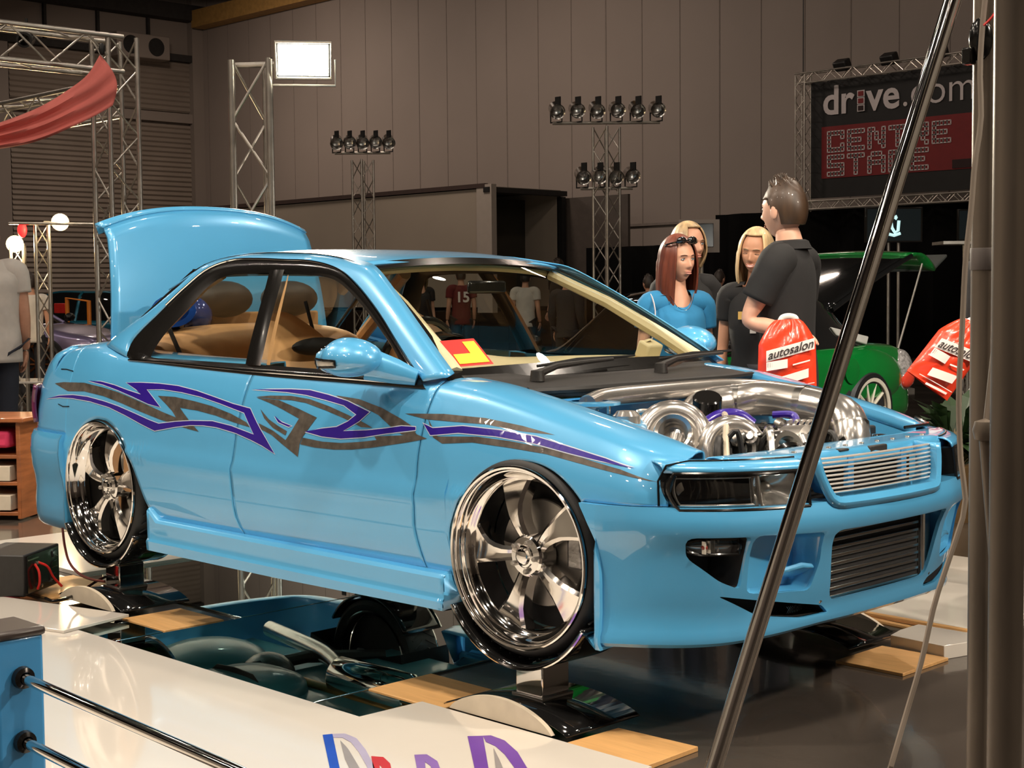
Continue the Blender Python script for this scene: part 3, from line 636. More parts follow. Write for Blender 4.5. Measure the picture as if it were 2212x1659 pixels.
# --- door mirrors
for s in (-1, 1):
    def fn(P, Q):
        Q = Q.copy(); x = P[:, :, 0]
        Q[:, :, 2] *= np.where(P[:, :, 2] < 0, .75, 1.0); Q[:, :, 0] = np.where(x > 0, Q[:, :, 0]*1.15, Q[:, :, 0]*.72); return Q
    g = G().sph((1.795, s*.905, .588), (.115, .10, .076), 28, 18, fn)
    g.xf(Matrix.Translation((1.795, s*.905, .588)) @ Matrix.Rotation(s*-.25, 4, 'Z') @ Matrix.Translation((-1.795, -s*.905, -.588)))
    mi = mk('wing_mirror', g, M['paint'], car)
    g = G().tube([(1.86, s*.87, .575), (1.93, s*.81, .55), (1.985, s*.765, .528)], [.055, .042, .026], 12, sx=.7); mk('mirror_arm', g, M['paint'], mi)
    def mp(az, el, k=1.0):
        q = np.array([math.cos(az)*math.cos(el)*.100*k, s*math.sin(az)*math.cos(el)*.101*k, math.sin(el)*.070*k]); return (1.795+q[0], s*.905+q[1], .588+q[2])
    W_ = lambda f, e: mp(math.radians(128-66*f), math.radians(-19+4*f+e*(24-8*f)), 1.045)
    ob = mk('mirror_indicator', G().grid(np.array([[W_(f, e) for f in np.linspace(0, 1, 12)] for e in np.linspace(0, 1, 5)])), M['indic'], mi, solid=.004)
    mk('indicator_rim', G().tube([W_(f, 0) for f in np.linspace(0, 1, 12)]+[W_(1, .5)]+[W_(f, 1) for f in np.linspace(1, 0, 12)]+[W_(0, .5), W_(0, 0)], .0045, 6), M['trim'], ob)
    mk('mirror_glass', G().sph((1.716, s*.90, .59), (.006, .08, .05), 16, 8), M['chrome'], mi)
# --- wheels (hub at origin, outward face towards -y)
def make_wheel():
    root = bpy.data.objects.new('wheel', None); COL.objects.link(root); root.empty_display_size = .05
    T = G().lathe([(.252, .20), (.285, .215), (.306, .20), (.313, .17), (.314, .10), (.313, .055), (.309, .034), (.302, .020), (.293, .010), (.283, .006), (.276, .010)], (0, 0, 0), (0, 1, 0), 96)
    ty = mk('tyre', T, M['rubber'], root)
    g = G()
    for k in range(48):
        a = 2*PI*k/48
        for h, b in ((.06, .12), (.14, -.12)): g.tube([(.3145*math.cos(a+b*t), h+.06*t, .3145*math.sin(a+b*t)) for t in (-.5, 0, .5)], .004, 4)
    mk('tread', g, M['rubber'], ty)
    R_ = G().lathe([(.279, .010), (.2835, .0), (.2825, -.006), (.278, -.009), (.2715, -.007), (.2685, -.002), (.2675, .003), (.264, .004), (.261, .008), (.256, .024), (.250, .040), (.244, .046), (.237, .052), (.233, .06), (.236, .075), (.240, .20), (.255, .205)], (0, 0, 0), (0, 1, 0), 96)
    rim = mk('rim', R_, M['chrome'], root, sharp=25)
    S = G()
    def Yp(r): return .060-.026*math.sin(PI*min(1, (r-.03)/.205))**1.0+.0*r
    for k in range(5):
        sec = []
        for r in (.045, .075, .10, .13, .16, .19, .215, .236):
            wd = float(np.interp(r, [.045, .08, .11, .16, .20, .236], [.022, .0225, .026, .036, .052, .070]))
            y = Yp(r); ch = .010+.05*wd; dp = .05
            sw = .012*math.sin(PI*(r-.045)/.19)
            sec.append([(-wd+sw, y+dp), (-wd+sw, y+.010), (-wd+ch+sw, y+.001), (0+sw, y+.0045), (wd-ch+sw, y+.001), (wd+sw, y+.010), (wd+sw, y+dp)])
        a = 2*PI*k/5+math.radians(104); ca, sa = math.cos(a), math.sin(a); P = []
        for r, c in zip((.045, .075, .10, .13, .16, .19, .215, .236), sec):
            P.append([(ca*r-sa*t, y, sa*r+ca*t) for t, y in c])
        s_ = G().grid(np.array(P)); mk('spoke', s_, M['spoke'], rim, sharp=20)
    hb = G().lathe([(0, .018), (.016, .019), (.024, .023), (.028, .031), (.034, .033), (.037, .037), (.058, .041), (.064, .048), (.066, .11)], (0, 0, 0), (0, 1, 0), 40)
    mk('hub_cap', hb, M['chrome'], rim, sharp=25)
    for k in range(5):
        a = 2*PI*(k+.5)/5+math.radians(104); mk('wheel_nut', G().lathe([(0, .022), (.006, .022), (.0085, .026), (.009, .06)], (.047*math.cos(a), 0, .047*math.sin(a)), (0, 1, 0), 6), M['steel'], rim)
    mk('brake_disc', G().lathe([(.06, .118), (.165, .118), (.168, .122), (.168, .142), (.06, .142)], (0, 0, 0), (0, 1, 0), 48), M['steel'], root)
    mk('brake_caliper', G().box((.145, .13, .03), (.06, .06, .13)), M['cast'], root, bevel=.01)
    mk('barrel_back', G().lathe([(.0, .145), (.236, .15)], (0, 0, 0), (0, 1, 0), 40), M['dark'], root)
    return root
w0 = make_wheel()
for i, (x, y, st) in enumerate([(2.52, -.838, .035), (0, -.832, 0), (2.52, .838, .035), (0, .832, 0)]):
    o = w0 if i == 0 else copy_tree(w0)
    o.parent = car; o.location = (x, y, .34)
    if y > 0: o.rotation_euler = (0, 0, PI+st)
    else: o.rotation_euler = (0, 0, st)
    if i == 1: o.rotation_euler = (0, math.radians(22), 0)
# wheel housings
for s in (-1, 1):
    for cx, r in ((2.555, .335), (.03, .36)):
        g = G().lathe([(r, -.80), (r, -.50), (.05, -.50)], (cx, 0, -.03), (0, 1, 0), 40, PI-.25, 2*PI+.25)
        g.V = [(x, y if s < 0 else -y, z) for x, y, z in g.V]
        mk('wheel_housing', g, M['inner'] if cx > 1 else M['dark'], car)
# --- interior
def slab(name, parent, pts_l, th, m): pass
def seat(x, y):
    r = bpy.data.objects.new('front_seat', None); COL.objects.link(r); r.parent = car; OFF[r.name] = (0, 0, .34)
    g = G()
    def bk(P, Q):
        z = P[:, :, 2]; Q = Q.copy(); Q[:, :, 1] *= np.interp(z, [-1, -.2, .45, .9, 1], [1.05, 1.1, .92, .74, .6]); Q[:, :, 0] += np.interp(z, [-1, -.3, .4, 1], [.06, -.02, .0, -.05])
        Q[:, :, 0] = np.where(np.abs(P[:, :, 1]) > .5, Q[:, :, 0]+.05*(np.abs(P[:, :, 1])-.5), Q[:, :, 0]); return Q
    g.sph((0, 0, 0), (.10, .225, .33), 30, 22, bk); g.xf(Matrix.Translation((x, y, .44)) @ Matrix.Rotation(math.radians(-18), 4, 'Y'))
    bkr = mk('backrest', g, M['tan'], r)
    o = mk('lumbar_hole', G().sph((0, 0, 0), (.05, .125, .035), 24, 10).xf(Matrix.Translation((x+.115, y, .60)) @ Matrix.Rotation(math.radians(-18), 4, 'Y')), M['dark'], bkr)
    g = G().sph((x+.30, y, .20), (.27, .235, .10), 24, 12, lambda P, Q: np.sign(Q)*np.abs(Q)**.8*np.array([.27, .235, .10])**.2)
    mk('seat_cushion', g, M['tan'], r)
    g = G().tube([(x-.02, y+.24, .10), (x-.1, y+.2, .45), (x-.15, y+.14, .78)], .012, 6, sx=.3); mk('seat_belt', g, M['plastic'], r)
    return r
seat(.80, -.36); seat(.74, .37)
g = G().sph((-.05, 0, .52), (.20, .62, .16), 28, 14, lambda P, Q: np.sign(P)*np.abs(P)**.75*np.array([.20, .62, .16]))
rb = mk('rear_bench', g, M['tan'], car)
g = G().sph((.18, 0, .32), (.30, .60, .14), 24, 12, lambda P, Q: np.sign(P)*np.abs(P)**.75*np.array([.30, .60, .14])); mk('bench_cushion', g, M['tan'], rb)
mk('bench_strap', G().tube([(.02, -.50, .69), (.12, -.50, .56), (.16, -.50, .46)], .014, 6, sx=.4), M['rubber'], rb)
# boot display seen over the bench: dark drums, blue enamelled horns
g = G()
g.sph((-.13, -.10, .79), (.07, .15, .085), 20, 12); o = mk('rear_speaker', g, M['rubber'], car)
mk('rear_speaker', G().sph((-.12, .26, .79), (.07, .16, .085), 20, 12), M['rubber'], car)
mk('speaker_horn', G().lathe([(.03, 0), (.05, .05), (.08, .10), (.10, .12), (.07, .12)], (-.13, -.36, .66), (.5, -.4, .6), 20), M['navy'], car)
mk('speaker_horn', G().sph((-.14, -.25, .72), (.07, .08, .085), 18, 12), M['navy'], car)
mk('parcel_shelf', G().box((-.28, 0, .56), (.32, 1.1, .03)), M['tan'], car, bevel=.01)
mk('boot_panel', G().box((-.19, 0, .66), (.03, .95, .14)), M['tan'], car, bevel=.01)
# dashboard
rows = []
for y in np.linspace(-.64, .64, 33):
    hump = .045*math.exp(-((y+.33)/.20)**2); arc = 1-(y/.66)**2
    rows.append([(1.55-.03*arc, y, .36), (1.56-.03*arc, y, .48+hump*.4), (1.60-.02*arc, y, .532+hump+.012*arc), (1.72, y, .548+hump*.7+.012*arc), (1.86, y, .532+.008*arc), (2.03+.04*arc, y, .515)])
dash = mk('dashboard', G().grid(np.array([spl(r, 18) for r in rows])), M['cream'], car, solid=.01)
g = G()
for y in np.linspace(-.46, .56, 11): g.tube([(1.79+.02*(1-(y/.66)**2), y, .5465), (1.90+.02*(1-(y/.66)**2), y, .531), (1.99+.03*(1-(y/.66)**2), y*.98, .520)], .0022, 4)
mk('dash_seam', g, M['tan'], dash)
g = G().tube([(2.06+.05*(1-(y/.66)**2), y, .519) for y in np.linspace(-.62, .62, 21)], .02, 8, sx=.5); mk('dash_edge', g, M['paint'], dash)
st = mk('steering_wheel', G().tube([(1.52+.05*math.sin(a), -.36+.175*math.cos(a), .545+.165*math.sin(a)) for a in np.linspace(0, 2*PI, 33)], .015, 8, cap=False), M['trim'], car)
mk('wheel_hub', G().sph((1.53, -.36, .54), (.03, .06, .06), 14, 8).box((1.53, -.36, .535), (.014, .30, .03)), M['steel'], st)
mk('instrument_pod', G().lathe([(.0, .0), (.10, .0), (.12, -.03), (.12, -.10)], (1.60, -.36, .56), (-1, 0, .25), 28), M['trim'], dash)
mk('gauge_face', G().lathe([(.0, .004), (.045, .004), (.047, 0)], (1.60, -.36, .565), (-1, 0, .25), 20), M['chromeb'], dash)
g = G().tube([(1.25, .05, .585), (1.32, .04, .60), (1.36, .02, .585)], .02, 8); 
mk('rear_view_mirror', G().box((1.50, .02, .83), (.02, .20, .05)), M['trim'], car, bevel=.012)
mk('dash_vent', G().box((1.90, .52, .575), (.06, .09, .07), Matrix.Rotation(.4, 3, 'Y')).lathe([(0, .01), (.02, .008), (.024, 0)], (1.90, .51, .61), (-.3, -.2, 1), 16), M['cream'], car, bevel=.01)
for s in (-1, 1): mk('door_card', G().grid(np.array([[(x, s*(.74-.02*(z-.3)), z) for x in np.linspace(.05, 2.0, 12)] for z in (-.02, .2, .40, .52)])), M['tan'], car)
# --- floor pan, underside
mk('floor_pan', G().box((1.25, 0, -.06), (2.3, 1.36, .03)).box((-.45, 0, .0), (.75, 1.0, .03)), M['under'], car, bevel=.01)
mk('firewall', G().box((2.39, 0, .20), (.02, 1.18, .52)), M['inner'], car)
mk('bulkhead_seat', G().box((-.20, 0, .25), (.02, 1.3, .5)), M['dark'], car)
mk('spare_well', G().sph((-.42, -.05, -.02), (.30, .32, .14), 24, 12), M['under'], car)
tk = mk('fuel_tank', G().sph((.25, -.30, -.08), (.26, .26, .09), 24, 12, lambda P, Q: np.sign(P)*np.abs(P)**.7*np.array([.26, .26, .09])), M['under'], car)
mk('tank_strap', G().tube([(.02, -.34, -.10), (.12, -.34, -.168), (.25, -.34, -.176), (.38, -.34, -.168), (.48, -.34, -.10)], .02, 6, sx=.3), M['plastic'], tk)
ex = mk('exhaust_pipe', G().tube(spl([(2.45, .12, -.10), (2.0, .05, -.13), (1.2, .0, -.14), (.6, .05, -.13), (.1, .25, -.13), (-.5, .38, -.13)], 40), .04, 14), M['chromeb'], car)
mk('exhaust_clamp', G().lathe([(.04, -.02), (.052, -.018), (.052, .018), (.04, .02)], (1.25, 0, -.14), (1, 0, 0), 18).lathe([(.04, -.02), (.052, -.018), (.052, .018), (.04, .02)], (2.0, .05, -.13), (1, .1, 0), 18), mat('bronze clamp', (.45, .26, .08), .3, 1, noise=.1), ex)
mk('silencer', G().lathe([(.0, -.26), (.07, -.26), (.09, -.23), (.09, .23), (.07, .26), (0, .26)], (.75, .04, -.13), (1, 0, 0), 24), M['chrome'], ex)
mk('drive_shaft', G().cyl((2.2, -.02, -.07), (.1, -.02, -.07), .03, 12), mat('bronze shaft', (.42, .26, .10), .3, 1, noise=.2), car)
mk('rear_differential', G().sph((.02, 0, -.06), (.14, .12, .10), 16, 10), M['cast'], car)
mk('rear_subframe', G().tube([(.2, -.55, -.08), (.05, -.2, -.11), (.05, .2, -.11), (.2, .55, -.08)], .03, 8).tube([(0, -.65, -.02), (.0, .65, -.02)], .022, 8), M['plastic'], car)
mk('front_subframe', G().tube([(2.7, -.5, -.10), (2.52, -.25, -.13), (2.52, .25, -.13), (2.7, .5, -.10)], .03, 8).tube([(2.52, -.66, -.02), (2.52, .66, -.02)], .02, 8).box((2.6, 0, -.09), (.35, .36, .1)), M['cast'], car)
# --- engine bay
for s in (-1, 1):
    g = G().grid(np.array([[(x, s*(.582-.03*(ZS(3.05) < z)), z) for x in np.linspace(2.40, 3.12, 10)] for z in (.0, .2, .30)]))
    g.grid(np.array([[(x, s*.582, .30+(float(ZS(min(x, 3.05)))-.03-.30)*t) for x in np.linspace(2.40, 3.12, 14)] for t in (0, .5, 1)]))
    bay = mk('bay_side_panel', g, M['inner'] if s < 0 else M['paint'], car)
    # strut tower top with its rim
    g = G().lathe([(.20, -.10), (.175, -.02), (.15, .0), (.10, .004), (.095, -.02), (.0, -.03)], (2.50, s*.47, .44 if s > 0 else .405), (0, 0, 1), 32); tw = mk('strut_tower', g, M['paint'], car)
    mk('strut_mount', G().lathe([(.0, .002), (.03, .0), (.07, -.012), (.092, -.018)], (2.50, s*.47, .438 if s > 0 else .403), (0, 0, 1), 24), M['rubber'], tw)
    g = G()
    for k in range(3): a = 2*PI*k/3; g.cyl((2.50+.07*math.cos(a), s*.47+.07*math.sin(a), .42), (2.50+.07*math.cos(a), s*.47+.07*math.sin(a), .452), .007, 6)
    mk('strut_nut', g, M['chromeb'], tw)
mk('bay_floor', G().box((2.78, 0, .02), (.72, 1.16, .02)), M['dark'], car)
mk('strut_brace', G().tube(spl([(2.48, -.47, .445), (2.45, -.36, .458), (2.445, -.1, .462), (2.445, .2, .462), (2.455, .36, .458), (2.49, .47, .45)], 30), .032, 14), M['pol'], car)
for s in (-1, 1): mk('brace_bracket', G().lathe([(.10, 0), (.10, .008), (.06, .012)], (2.49, s*.47, .446), (0, 0, 1), 20), M['paint'], car)
eng = mk('engine_block', G().box((2.72, 0, .17), (.50, .62, .20)).box((2.74, -.36, .16), (.34, .2, .16)).box((2.74, .36, .16), (.34, .2, .16)), M['cast'], car, bevel=.02)
pipe = mk('intake_pipe', G().tube(spl([(2.50, .02, .36), (2.51, .10, .405), (2.55, .20, .418), (2.64, .26, .432), (2.80, .27, .42), (2.92, .255, .405), (3.00, .22, .385), (3.04, .19, .34), (3.05, .17, .27)], 40), .062, 18), M['pol'], eng)
g = G()
for p, ax in (((2.56, .21, .419), (.8, .4, 0)), ((2.80, .27, .42), (1, .1, 0)), ((3.03, .20, .355), (.3, -.3, -.9))): mk('pipe_clamp', G().lathe([(.058, -.016), (.064, -.014), (.064, .014), (.058, .016)], p, ax, 20), M['chromeb'], pipe)
mk('throttle_body', G().lathe([(.0, .05), (.045, .05), (.05, .045), (.05, -.05), (.07, -.06)], (2.58, .02, .405), (.3, -.3, .9), 20), M['trim'], eng)
def turbo(o, ax, sc, name):
    t = mk(name, G().lathe([(.035*sc, -.05*sc), (.040*sc, .05*sc), (.058*sc, .075*sc), (.066*sc, .08*sc), (.062*sc, .088*sc), (.05*sc, .08*sc), (.036*sc, .02*sc), (0, .01*sc)], o, ax, 28), M['pol'], eng)
    axv = Vector(ax).normalized(); e1 = axv.cross(Vector((0, 0, 1))).normalized(); e2 = axv.cross(e1)
    P = []; R_ = []
    for k in range(30):
        a = 2*PI*k/29*1.08-.3; rr = (.085+.012*k/29)*sc; p = Vector(o)+(e1*math.cos(a)+e2*math.sin(a))*rr; P.append(tuple(p)); R_.append((.026+.022*k/29)*sc)
    q = Vector(P[-1])+(Vector(P[-1])-Vector(P[-2])).normalized()*.07*sc; P.append(tuple(q)); R_.append(.048*sc)
    mk('volute', G().tube(P, R_, 14), M['pol'], t)
    mk('inlet_throat', G().lathe([(0, .012), (.03*sc, .012)], o, ax, 20), M['dark'], t)
    return t
turbo((2.70, -.30, .335), (.55, -.75, .35), .95, 'turbocharger'); turbo((2.86, -.20, .30), (.75, -.6, .25), .85, 'turbocharger')
mk('purple_hose', G().tube(spl([(2.66, -.10, .36), (2.69, -.05, .39), (2.73, .0, .39), (2.76, .03, .36)], 16), .024, 12), M['purple'], eng)['label'] = 'purple silicone hose'
mk('purple_hose', G().tube(spl([(2.78, .12, .39), (2.84, .15, .39), (2.88, .12, .36)], 14), .013, 10), M['purple'], eng)
mk('cream_hose', G().tube(spl([(3.0, -.42, .305), (2.92, -.32, .35), (2.80, -.16, .395), (2.70, -.04, .40)], 24), .010, 8), M['hose'], eng)
mk('braided_hose', G().tube(spl([(2.50, -.18, .30), (2.56, -.20, .43), (2.66, -.17, .43), (2.76, -.22, .33)], 24), .008, 6), M['chromeb'], eng)
mk('braided_hose', G().tube(spl([(2.52, -.28, .30), (2.54, -.30, .41), (2.60, -.26, .41), (2.62, -.22, .36)], 24), .007, 6), M['indic'], eng)
mk('alternator', G().lathe([(0, .045), (.02, .045), (.022, .06), (.05, .06), (.068, .045), (.07, -.04), (.05, -.06), (0, -.06)], (2.93, .05, .30), (1, 0, .1), 24), M['steel'], eng)
mk('air_filter', G().lathe([(0, .05), (.035, .05), (.04, .088), (.055, .09), (.06, .08), (.075, -.06), (.05, -.07)], (2.94, -.10, .29), (.7, -.25, .2), 24), M['chromeb'], eng)
g = G()
for k in range(6): g.lathe([(.040, -.006), (.047, -.004), (.047, .004), (.040, .006)], (2.86+.02*k, .12+.004*k, .335), (1, .2, 0), 18)
mk('pulley', g, M['pol'], eng)
random.seed(3)
parts = [('coolant_bottle', M['chromeb']), ('fuel_rail', M['chrome']), ('relay_box', M['plastic']), ('coil_pack', M['trim'])]
mk('coolant_bottle', G().lathe([(0, .06), (.03, .06), (.045, .045), (.045, -.05), (0, -.05)], (2.62, -.44, .37), (0, 0, 1), 18), M['pol'], eng)
mk('fuel_rail', G().cyl((2.62, .13, .345), (2.98, .17, .325), .014, 10).cyl((2.64, -.04, .35), (2.9, -.06, .32), .012, 10), M['pol'], eng)
mk('relay_box', G().box((2.86, .42, .30), (.18, .14, .08)), M['plastic'], eng, bevel=.008)
mk('coil_pack', G().box((2.80, .0, .335), (.12, .10, .06), Matrix.Rotation(.3, 3, 'Z')).box((2.93, .14, .27), (.1, .12, .05)), M['trim'], eng, bevel=.008)
for k in range(22):
    x, y = random.uniform(2.6, 3.06), random.uniform(-.36, .40); z = .29+random.uniform(-.02, .07)
    mk('engine_fitting', G().lathe([(0, .02), (.012, .02), (.014, .01), (.022, .008), (.022, -.02), (.012, -.03)], (x, y, z), (random.uniform(-1, 1), random.uniform(-1, 1), random.uniform(.2, 1)), 12), M['pol'] if k % 3 else M['steel'], eng)
for k in range(13):
    x, y = random.uniform(2.7, 3.06), random.uniform(-.34, .36); dx, dy = random.uniform(-.14, .14), random.uniform(-.16, .16)
    mk('engine_hose', G().tube(spl([(x, y, .26), (x+dx*.3, y+dy*.3, .34+.04*random.random()), (x+dx*.8, y+dy*.8, .335), (x+dx, y+dy, .26)], 14), random.choice([.006, .009, .012]), 8), random.choice([M['rubber'], M['chromeb'], M['rubber']]), eng)
rad = mk('radiator', G().box((3.09, 0, .19), (.05, .72, .22)), M['plastic'], car, bevel=.006)
g = G()
for y in (-.18, .16): g.lathe([(.13, -.01), (.14, 0), (.13, .01), (.125, 0), (.13, -.01)], (3.055, y, .20), (1, 0, 0), 28)
mk('fan_shroud', g, M['trim'], rad)
mk('radiator_cap', G().lathe([(0, .018), (.026, .015), (.03, 0)], (3.08, .30, .315), (0, 0, 1), 16), M['chrome'], rad)
mk('radiator_hose', G().tube(spl([(3.07, .22, .30), (3.0, .26, .33), (2.94, .22, .30)], 12), .022, 10), M['rubber'], rad)
# ================================================================ wheel stands
def make_stand():
    r = thing('wheel_stand', (0, 0, 0), 'chrome wheel stand', 'wheel stand')
    A = [PI*1.5+t for t in np.linspace(-1.0, 1.0, 25)]
    g = G().grid(np.array([[(.328*math.cos(a), y, .515+.328*math.sin(a)) for a in A] for y in (-.012, .02, .20, .225)]))
    cr = mk('cradle', g, M['blackgloss'], r, solid=-.012)
    mk('cradle_edge', G().tube([(.338*math.cos(a), -.012, .515+.338*math.sin(a)) for a in A], .005, 6), M['chrome'], cr)
    mk('post', G().box((0, .11, .125), (.115, .12, .108)), M['chrome'], r, bevel=.004)
    mk('post_foot', G().box((0, .11, .078), (.135, .14, .012)), M['steel'], r, bevel=.003)
    arc = lambda x, h: h*max(0., 1-(x/.222)**2)**.75
    xs_ = np.linspace(-.222, .222, 33)
    mk('front_board', G().prism([(x, -.082, .026+arc(x, .072)) for x in xs_], (0, .016, 0)), mat('raw edged white board', (.62, .54, .42), .4, 0, .1, noise=.06, nscale=20), r)['label'] = 'white segment shaped front board'
    mk('base_cover', G().grid(np.array([[(x, y, .028+.048*max(0., 1-(x/.268)**2)**.8) for x in np.linspace(-.268, .268, 33)] for y in (-.064, .1, .26)])), M['blackgloss'], r, solid=.004)
    return r
s0 = make_stand()
for i, (x, y, lab) in enumerate([(2.52, -.838, 'chrome post stand with dark cradle under the near front wheel'), (0, -.832, 'chrome post stand with dark cradle under the near rear wheel'), (2.52, .838, 'post stand under the far front wheel, seen below the bumper'), (0, .832, 'post stand under the far rear wheel, behind the near rear stand')]):
    o = s0 if i == 0 else copy_tree(s0)
    o.location = (x, y, 0); o.rotation_euler = (0, 0, 0 if y < 0 else PI); o['label'] = lab; o['group'] = 'wheel stands'
# ================================================================ hall shell
def ray(px, py):
    return DX+(px-1106)/FPX*RX+(829.5-py)/FPX*UX
def at(px, py, D): return CAM+D*ray(px, py)  # place in the hall D metres along the view
def atx(px, py, c): v = ray(px, py); return CAM+(c-CAM[0])/v[0]*v
def aty(px, py, c): v = ray(px, py); return CAM+(c-CAM[1])/v[1]*v
def atz(px, py, c): v = ray(px, py); return CAM+(c-CAM[2])/v[2]*v
XL, XR, YN, YF, HZ = -37.5, 26.0, -24.0, 24.0, 11.5
M.update(floor=mat('polished concrete', (.060, .050, .042), .13, 0, .25, noise=.35, nscale=1.3, bump=.03, bscale=25),
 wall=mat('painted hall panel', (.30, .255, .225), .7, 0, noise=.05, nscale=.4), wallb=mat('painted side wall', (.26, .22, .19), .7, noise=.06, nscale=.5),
 slat=mat('roller shutter slats', (.27, .225, .185), .55, .1, noise=.08, nscale=1), ceil=mat('dark roof sheet', (.03, .027, .025), .8, noise=.2), beam=mat('ochre crane beam', (.42, .24, .07), .6, noise=.15),
 gap=mat('panel joint', (.225, .19, .168), .8, noise=.1), drape=mat('black drape', (.0022, .0022, .0022), 1., spec=.1, noise=.2, nscale=3), van=mat('cream trailer skin', (.36, .31, .25), .45, noise=.04, nscale=.6),
 truss=mat('scuffed aluminium tube', (.60, .56, .50), .32, .85, noise=.18, nscale=6), lampb=mat('black lamp body', (.02, .02, .02), .45, .2, noise=.2), lampc=mat('polished lamp can', (.55, .53, .50), .2, 1, noise=.1))
mk('floor', G().box(((XL+XR)/2, 0, -.1), (XR-XL, YF-YN, .2)), M['floor'], kind='structure')
mk('floor', G().box((-3.6, -5.2, .004), (12.4, 5.0, .008)), mat('pale reflector floor', (.55, .50, .43), .35, noise=.05), kind='structure')  # unseen pale floor, added to brighten reflections in wheels and doors
mk('ceiling', G().box(((XL+XR)/2, 0, HZ+.1), (XR-XL, YF-YN, .2)), M['ceil'], kind='structure')
wf = mk('wall_far', G().box(((XL+XR)/2, YF+.1, HZ/2), (XR-XL, .2, HZ)), M['wall'], kind='structure')
g = G()
for k in range(55): g.box((XL+.6+1.17*k, YF-.004, HZ/2), (.018 if k % 3 else .03, .01, HZ))
mk('panel_joint', g, M['gap'], wf)
mk('dado_rail', G().box((0, YF-.03, 2.95), (XR-XL, .05, .06)), M['gap'], wf)
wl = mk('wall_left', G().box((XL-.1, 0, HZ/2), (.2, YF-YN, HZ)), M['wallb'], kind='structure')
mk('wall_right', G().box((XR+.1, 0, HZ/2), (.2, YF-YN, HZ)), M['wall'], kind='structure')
mk('wall_near', G().box(((XL+XR)/2, YN-.1, HZ/2), (XR-XL, .2, HZ)), M['wall'], kind='structure')
part = mat('pale reflector panel', (.42, .38, .33), .5, noise=.03, nscale=.8)
mk('wall_reflector', G().box((-5, -8.6, 1.6), (16, .1, 3.2)), part, kind='structure'); mk('wall_reflector', G().box((12.5, 1.5, 1.6), (.1, 13, 3.2)), part, kind='structure'); mk('wall_reflector', G().box((-12.9, -5.0, 1.5), (.1, 7.1, 3.0)), part, kind='structure')  # unseen walls, added as pale surfaces for the chrome to reflect
def shutter(n, y0, y1, z0, z1):
    rows = []; k = int((z1-z0)/.155)
    for i in range(k):
        z = z0+(z1-z0)*i/k; h = (z1-z0)/k
        rows += [[(XL+.05, y, z) for y in (y0, y1)], [(XL+.10, y, z+h*.35) for y in (y0, y1)], [(XL+.06, y, z+h*.92) for y in (y0, y1)]]
    return mk('door_%d' % n, G().grid(np.array(rows)), M['slat'], kind='structure', sharp=20)
shutter(1, 17.3, 23.6, 0, 6.95); shutter(2, 17.3, 23.6, 7.35, 9.0); shutter(3, 9.5, 16.4, 0, 6.95); shutter(4, 9.5, 16.4, 7.35, 9.0)
def trim(n, c, d, m): return mk('trim_%d' % n, G().box(c, d), m, kind='structure')
trim(1, (XL+.12, 16.85, 4.6), (.24, .7, 9.2), M['wallb']); trim(2, (XL+.15, 23.8, 5.6), (.3, .4, 11.2), M['wallb'])
trim(3, (XL+.15, 12, 9.1), (.25, 24, .22), M['ceil']); trim(4, (XL+.12, 12, 7.15), (.2, 24, .3), M['wallb'])
trim(5, (XL+.3, 12, 10.55), (.5, 24, .5), M['ceil']); trim(6, ((XL+XR)/2, YF-.3, 10.35), (XR-XL-1, .5, .55), M['beam'])
for i in range(10): trim(7+i, (XL+.07, 14.9+.9*2*(i-1), 9.85), (.12, .09, 1.2), M['ceil'])
g = G()
for i, x in enumerate(np.arange(-34, 24, 8)): trim(20+i, (x, 0, HZ-.45), (.35, YF-YN, .8), M['ceil'])
for i, y in enumerate((-18, -6, 6, 18)): trim(30+i, (0, y, HZ-.2), (XR-XL, .2, .3), M['ceil'])
ac = thing('wall_heater', (XL+.5, 21.5, 8.9), 'pale twin fan unit high on the shutter wall', 'heater')
mk('casing', G().box((0, 0, .35), (.6, 1.9, .75)), M['wallb'], ac, bevel=.03)
for s in (-1, 1): mk('fan', G().lathe([(0, .02), (.27, .02), (.29, 0)], (.3, s*.45, .35), (1, 0, 0), 24), M['lampb'], ac)
# ================================================================ boards, tiles and mirrors under the car
def board(name, poly, z, th, m, label, cat, group=None, bev=.002):
    o = mk(name, G().prism([(x, y, z) for x, y in poly], (0, 0, th)), m, bevel=bev); tag(o, label, cat, group); return o
rect = lambda x0, x1, y0, y1: [(x0, y0), (x1, y0), (x1, y1), (x0, y1)]
wp = board('white_board', [(2.175, -.925), (2.165, -1.172), (.30, -1.172), (-1.2, -1.9), (-2.4, -1.75), (-2.6, -2.52), (3.13, -2.52), (3.13, -.925)], .008, .016, M['white'], 'large glossy white board with coloured letters in the foreground', 'board')
board('white_board', [(.36, -.915), (.44, -1.245), (-1.25, -1.72), (-1.35, -1.36)], .0245, .012, M['white'], 'white board under the black power supply', 'board')
board('white_board', rect(-.68, 2.95, 1.06, 2.6), .0, .024, M['white'], 'white board beyond the car, seen below the right end of the bumper', 'board')
board('white_board', [(2.80, .90), (2.82, .80), (3.05, .78), (3.12, 1.03), (2.80, 1.03)], .0, .05, M['white'], 'small white offcut with a cut corner below the right end of the bumper', 'board')
board('white_board', rect(-1.9, -.70, -.55, 2.4), .0, .02, M['white'], 'white board on the floor behind the rear bumper', 'board')
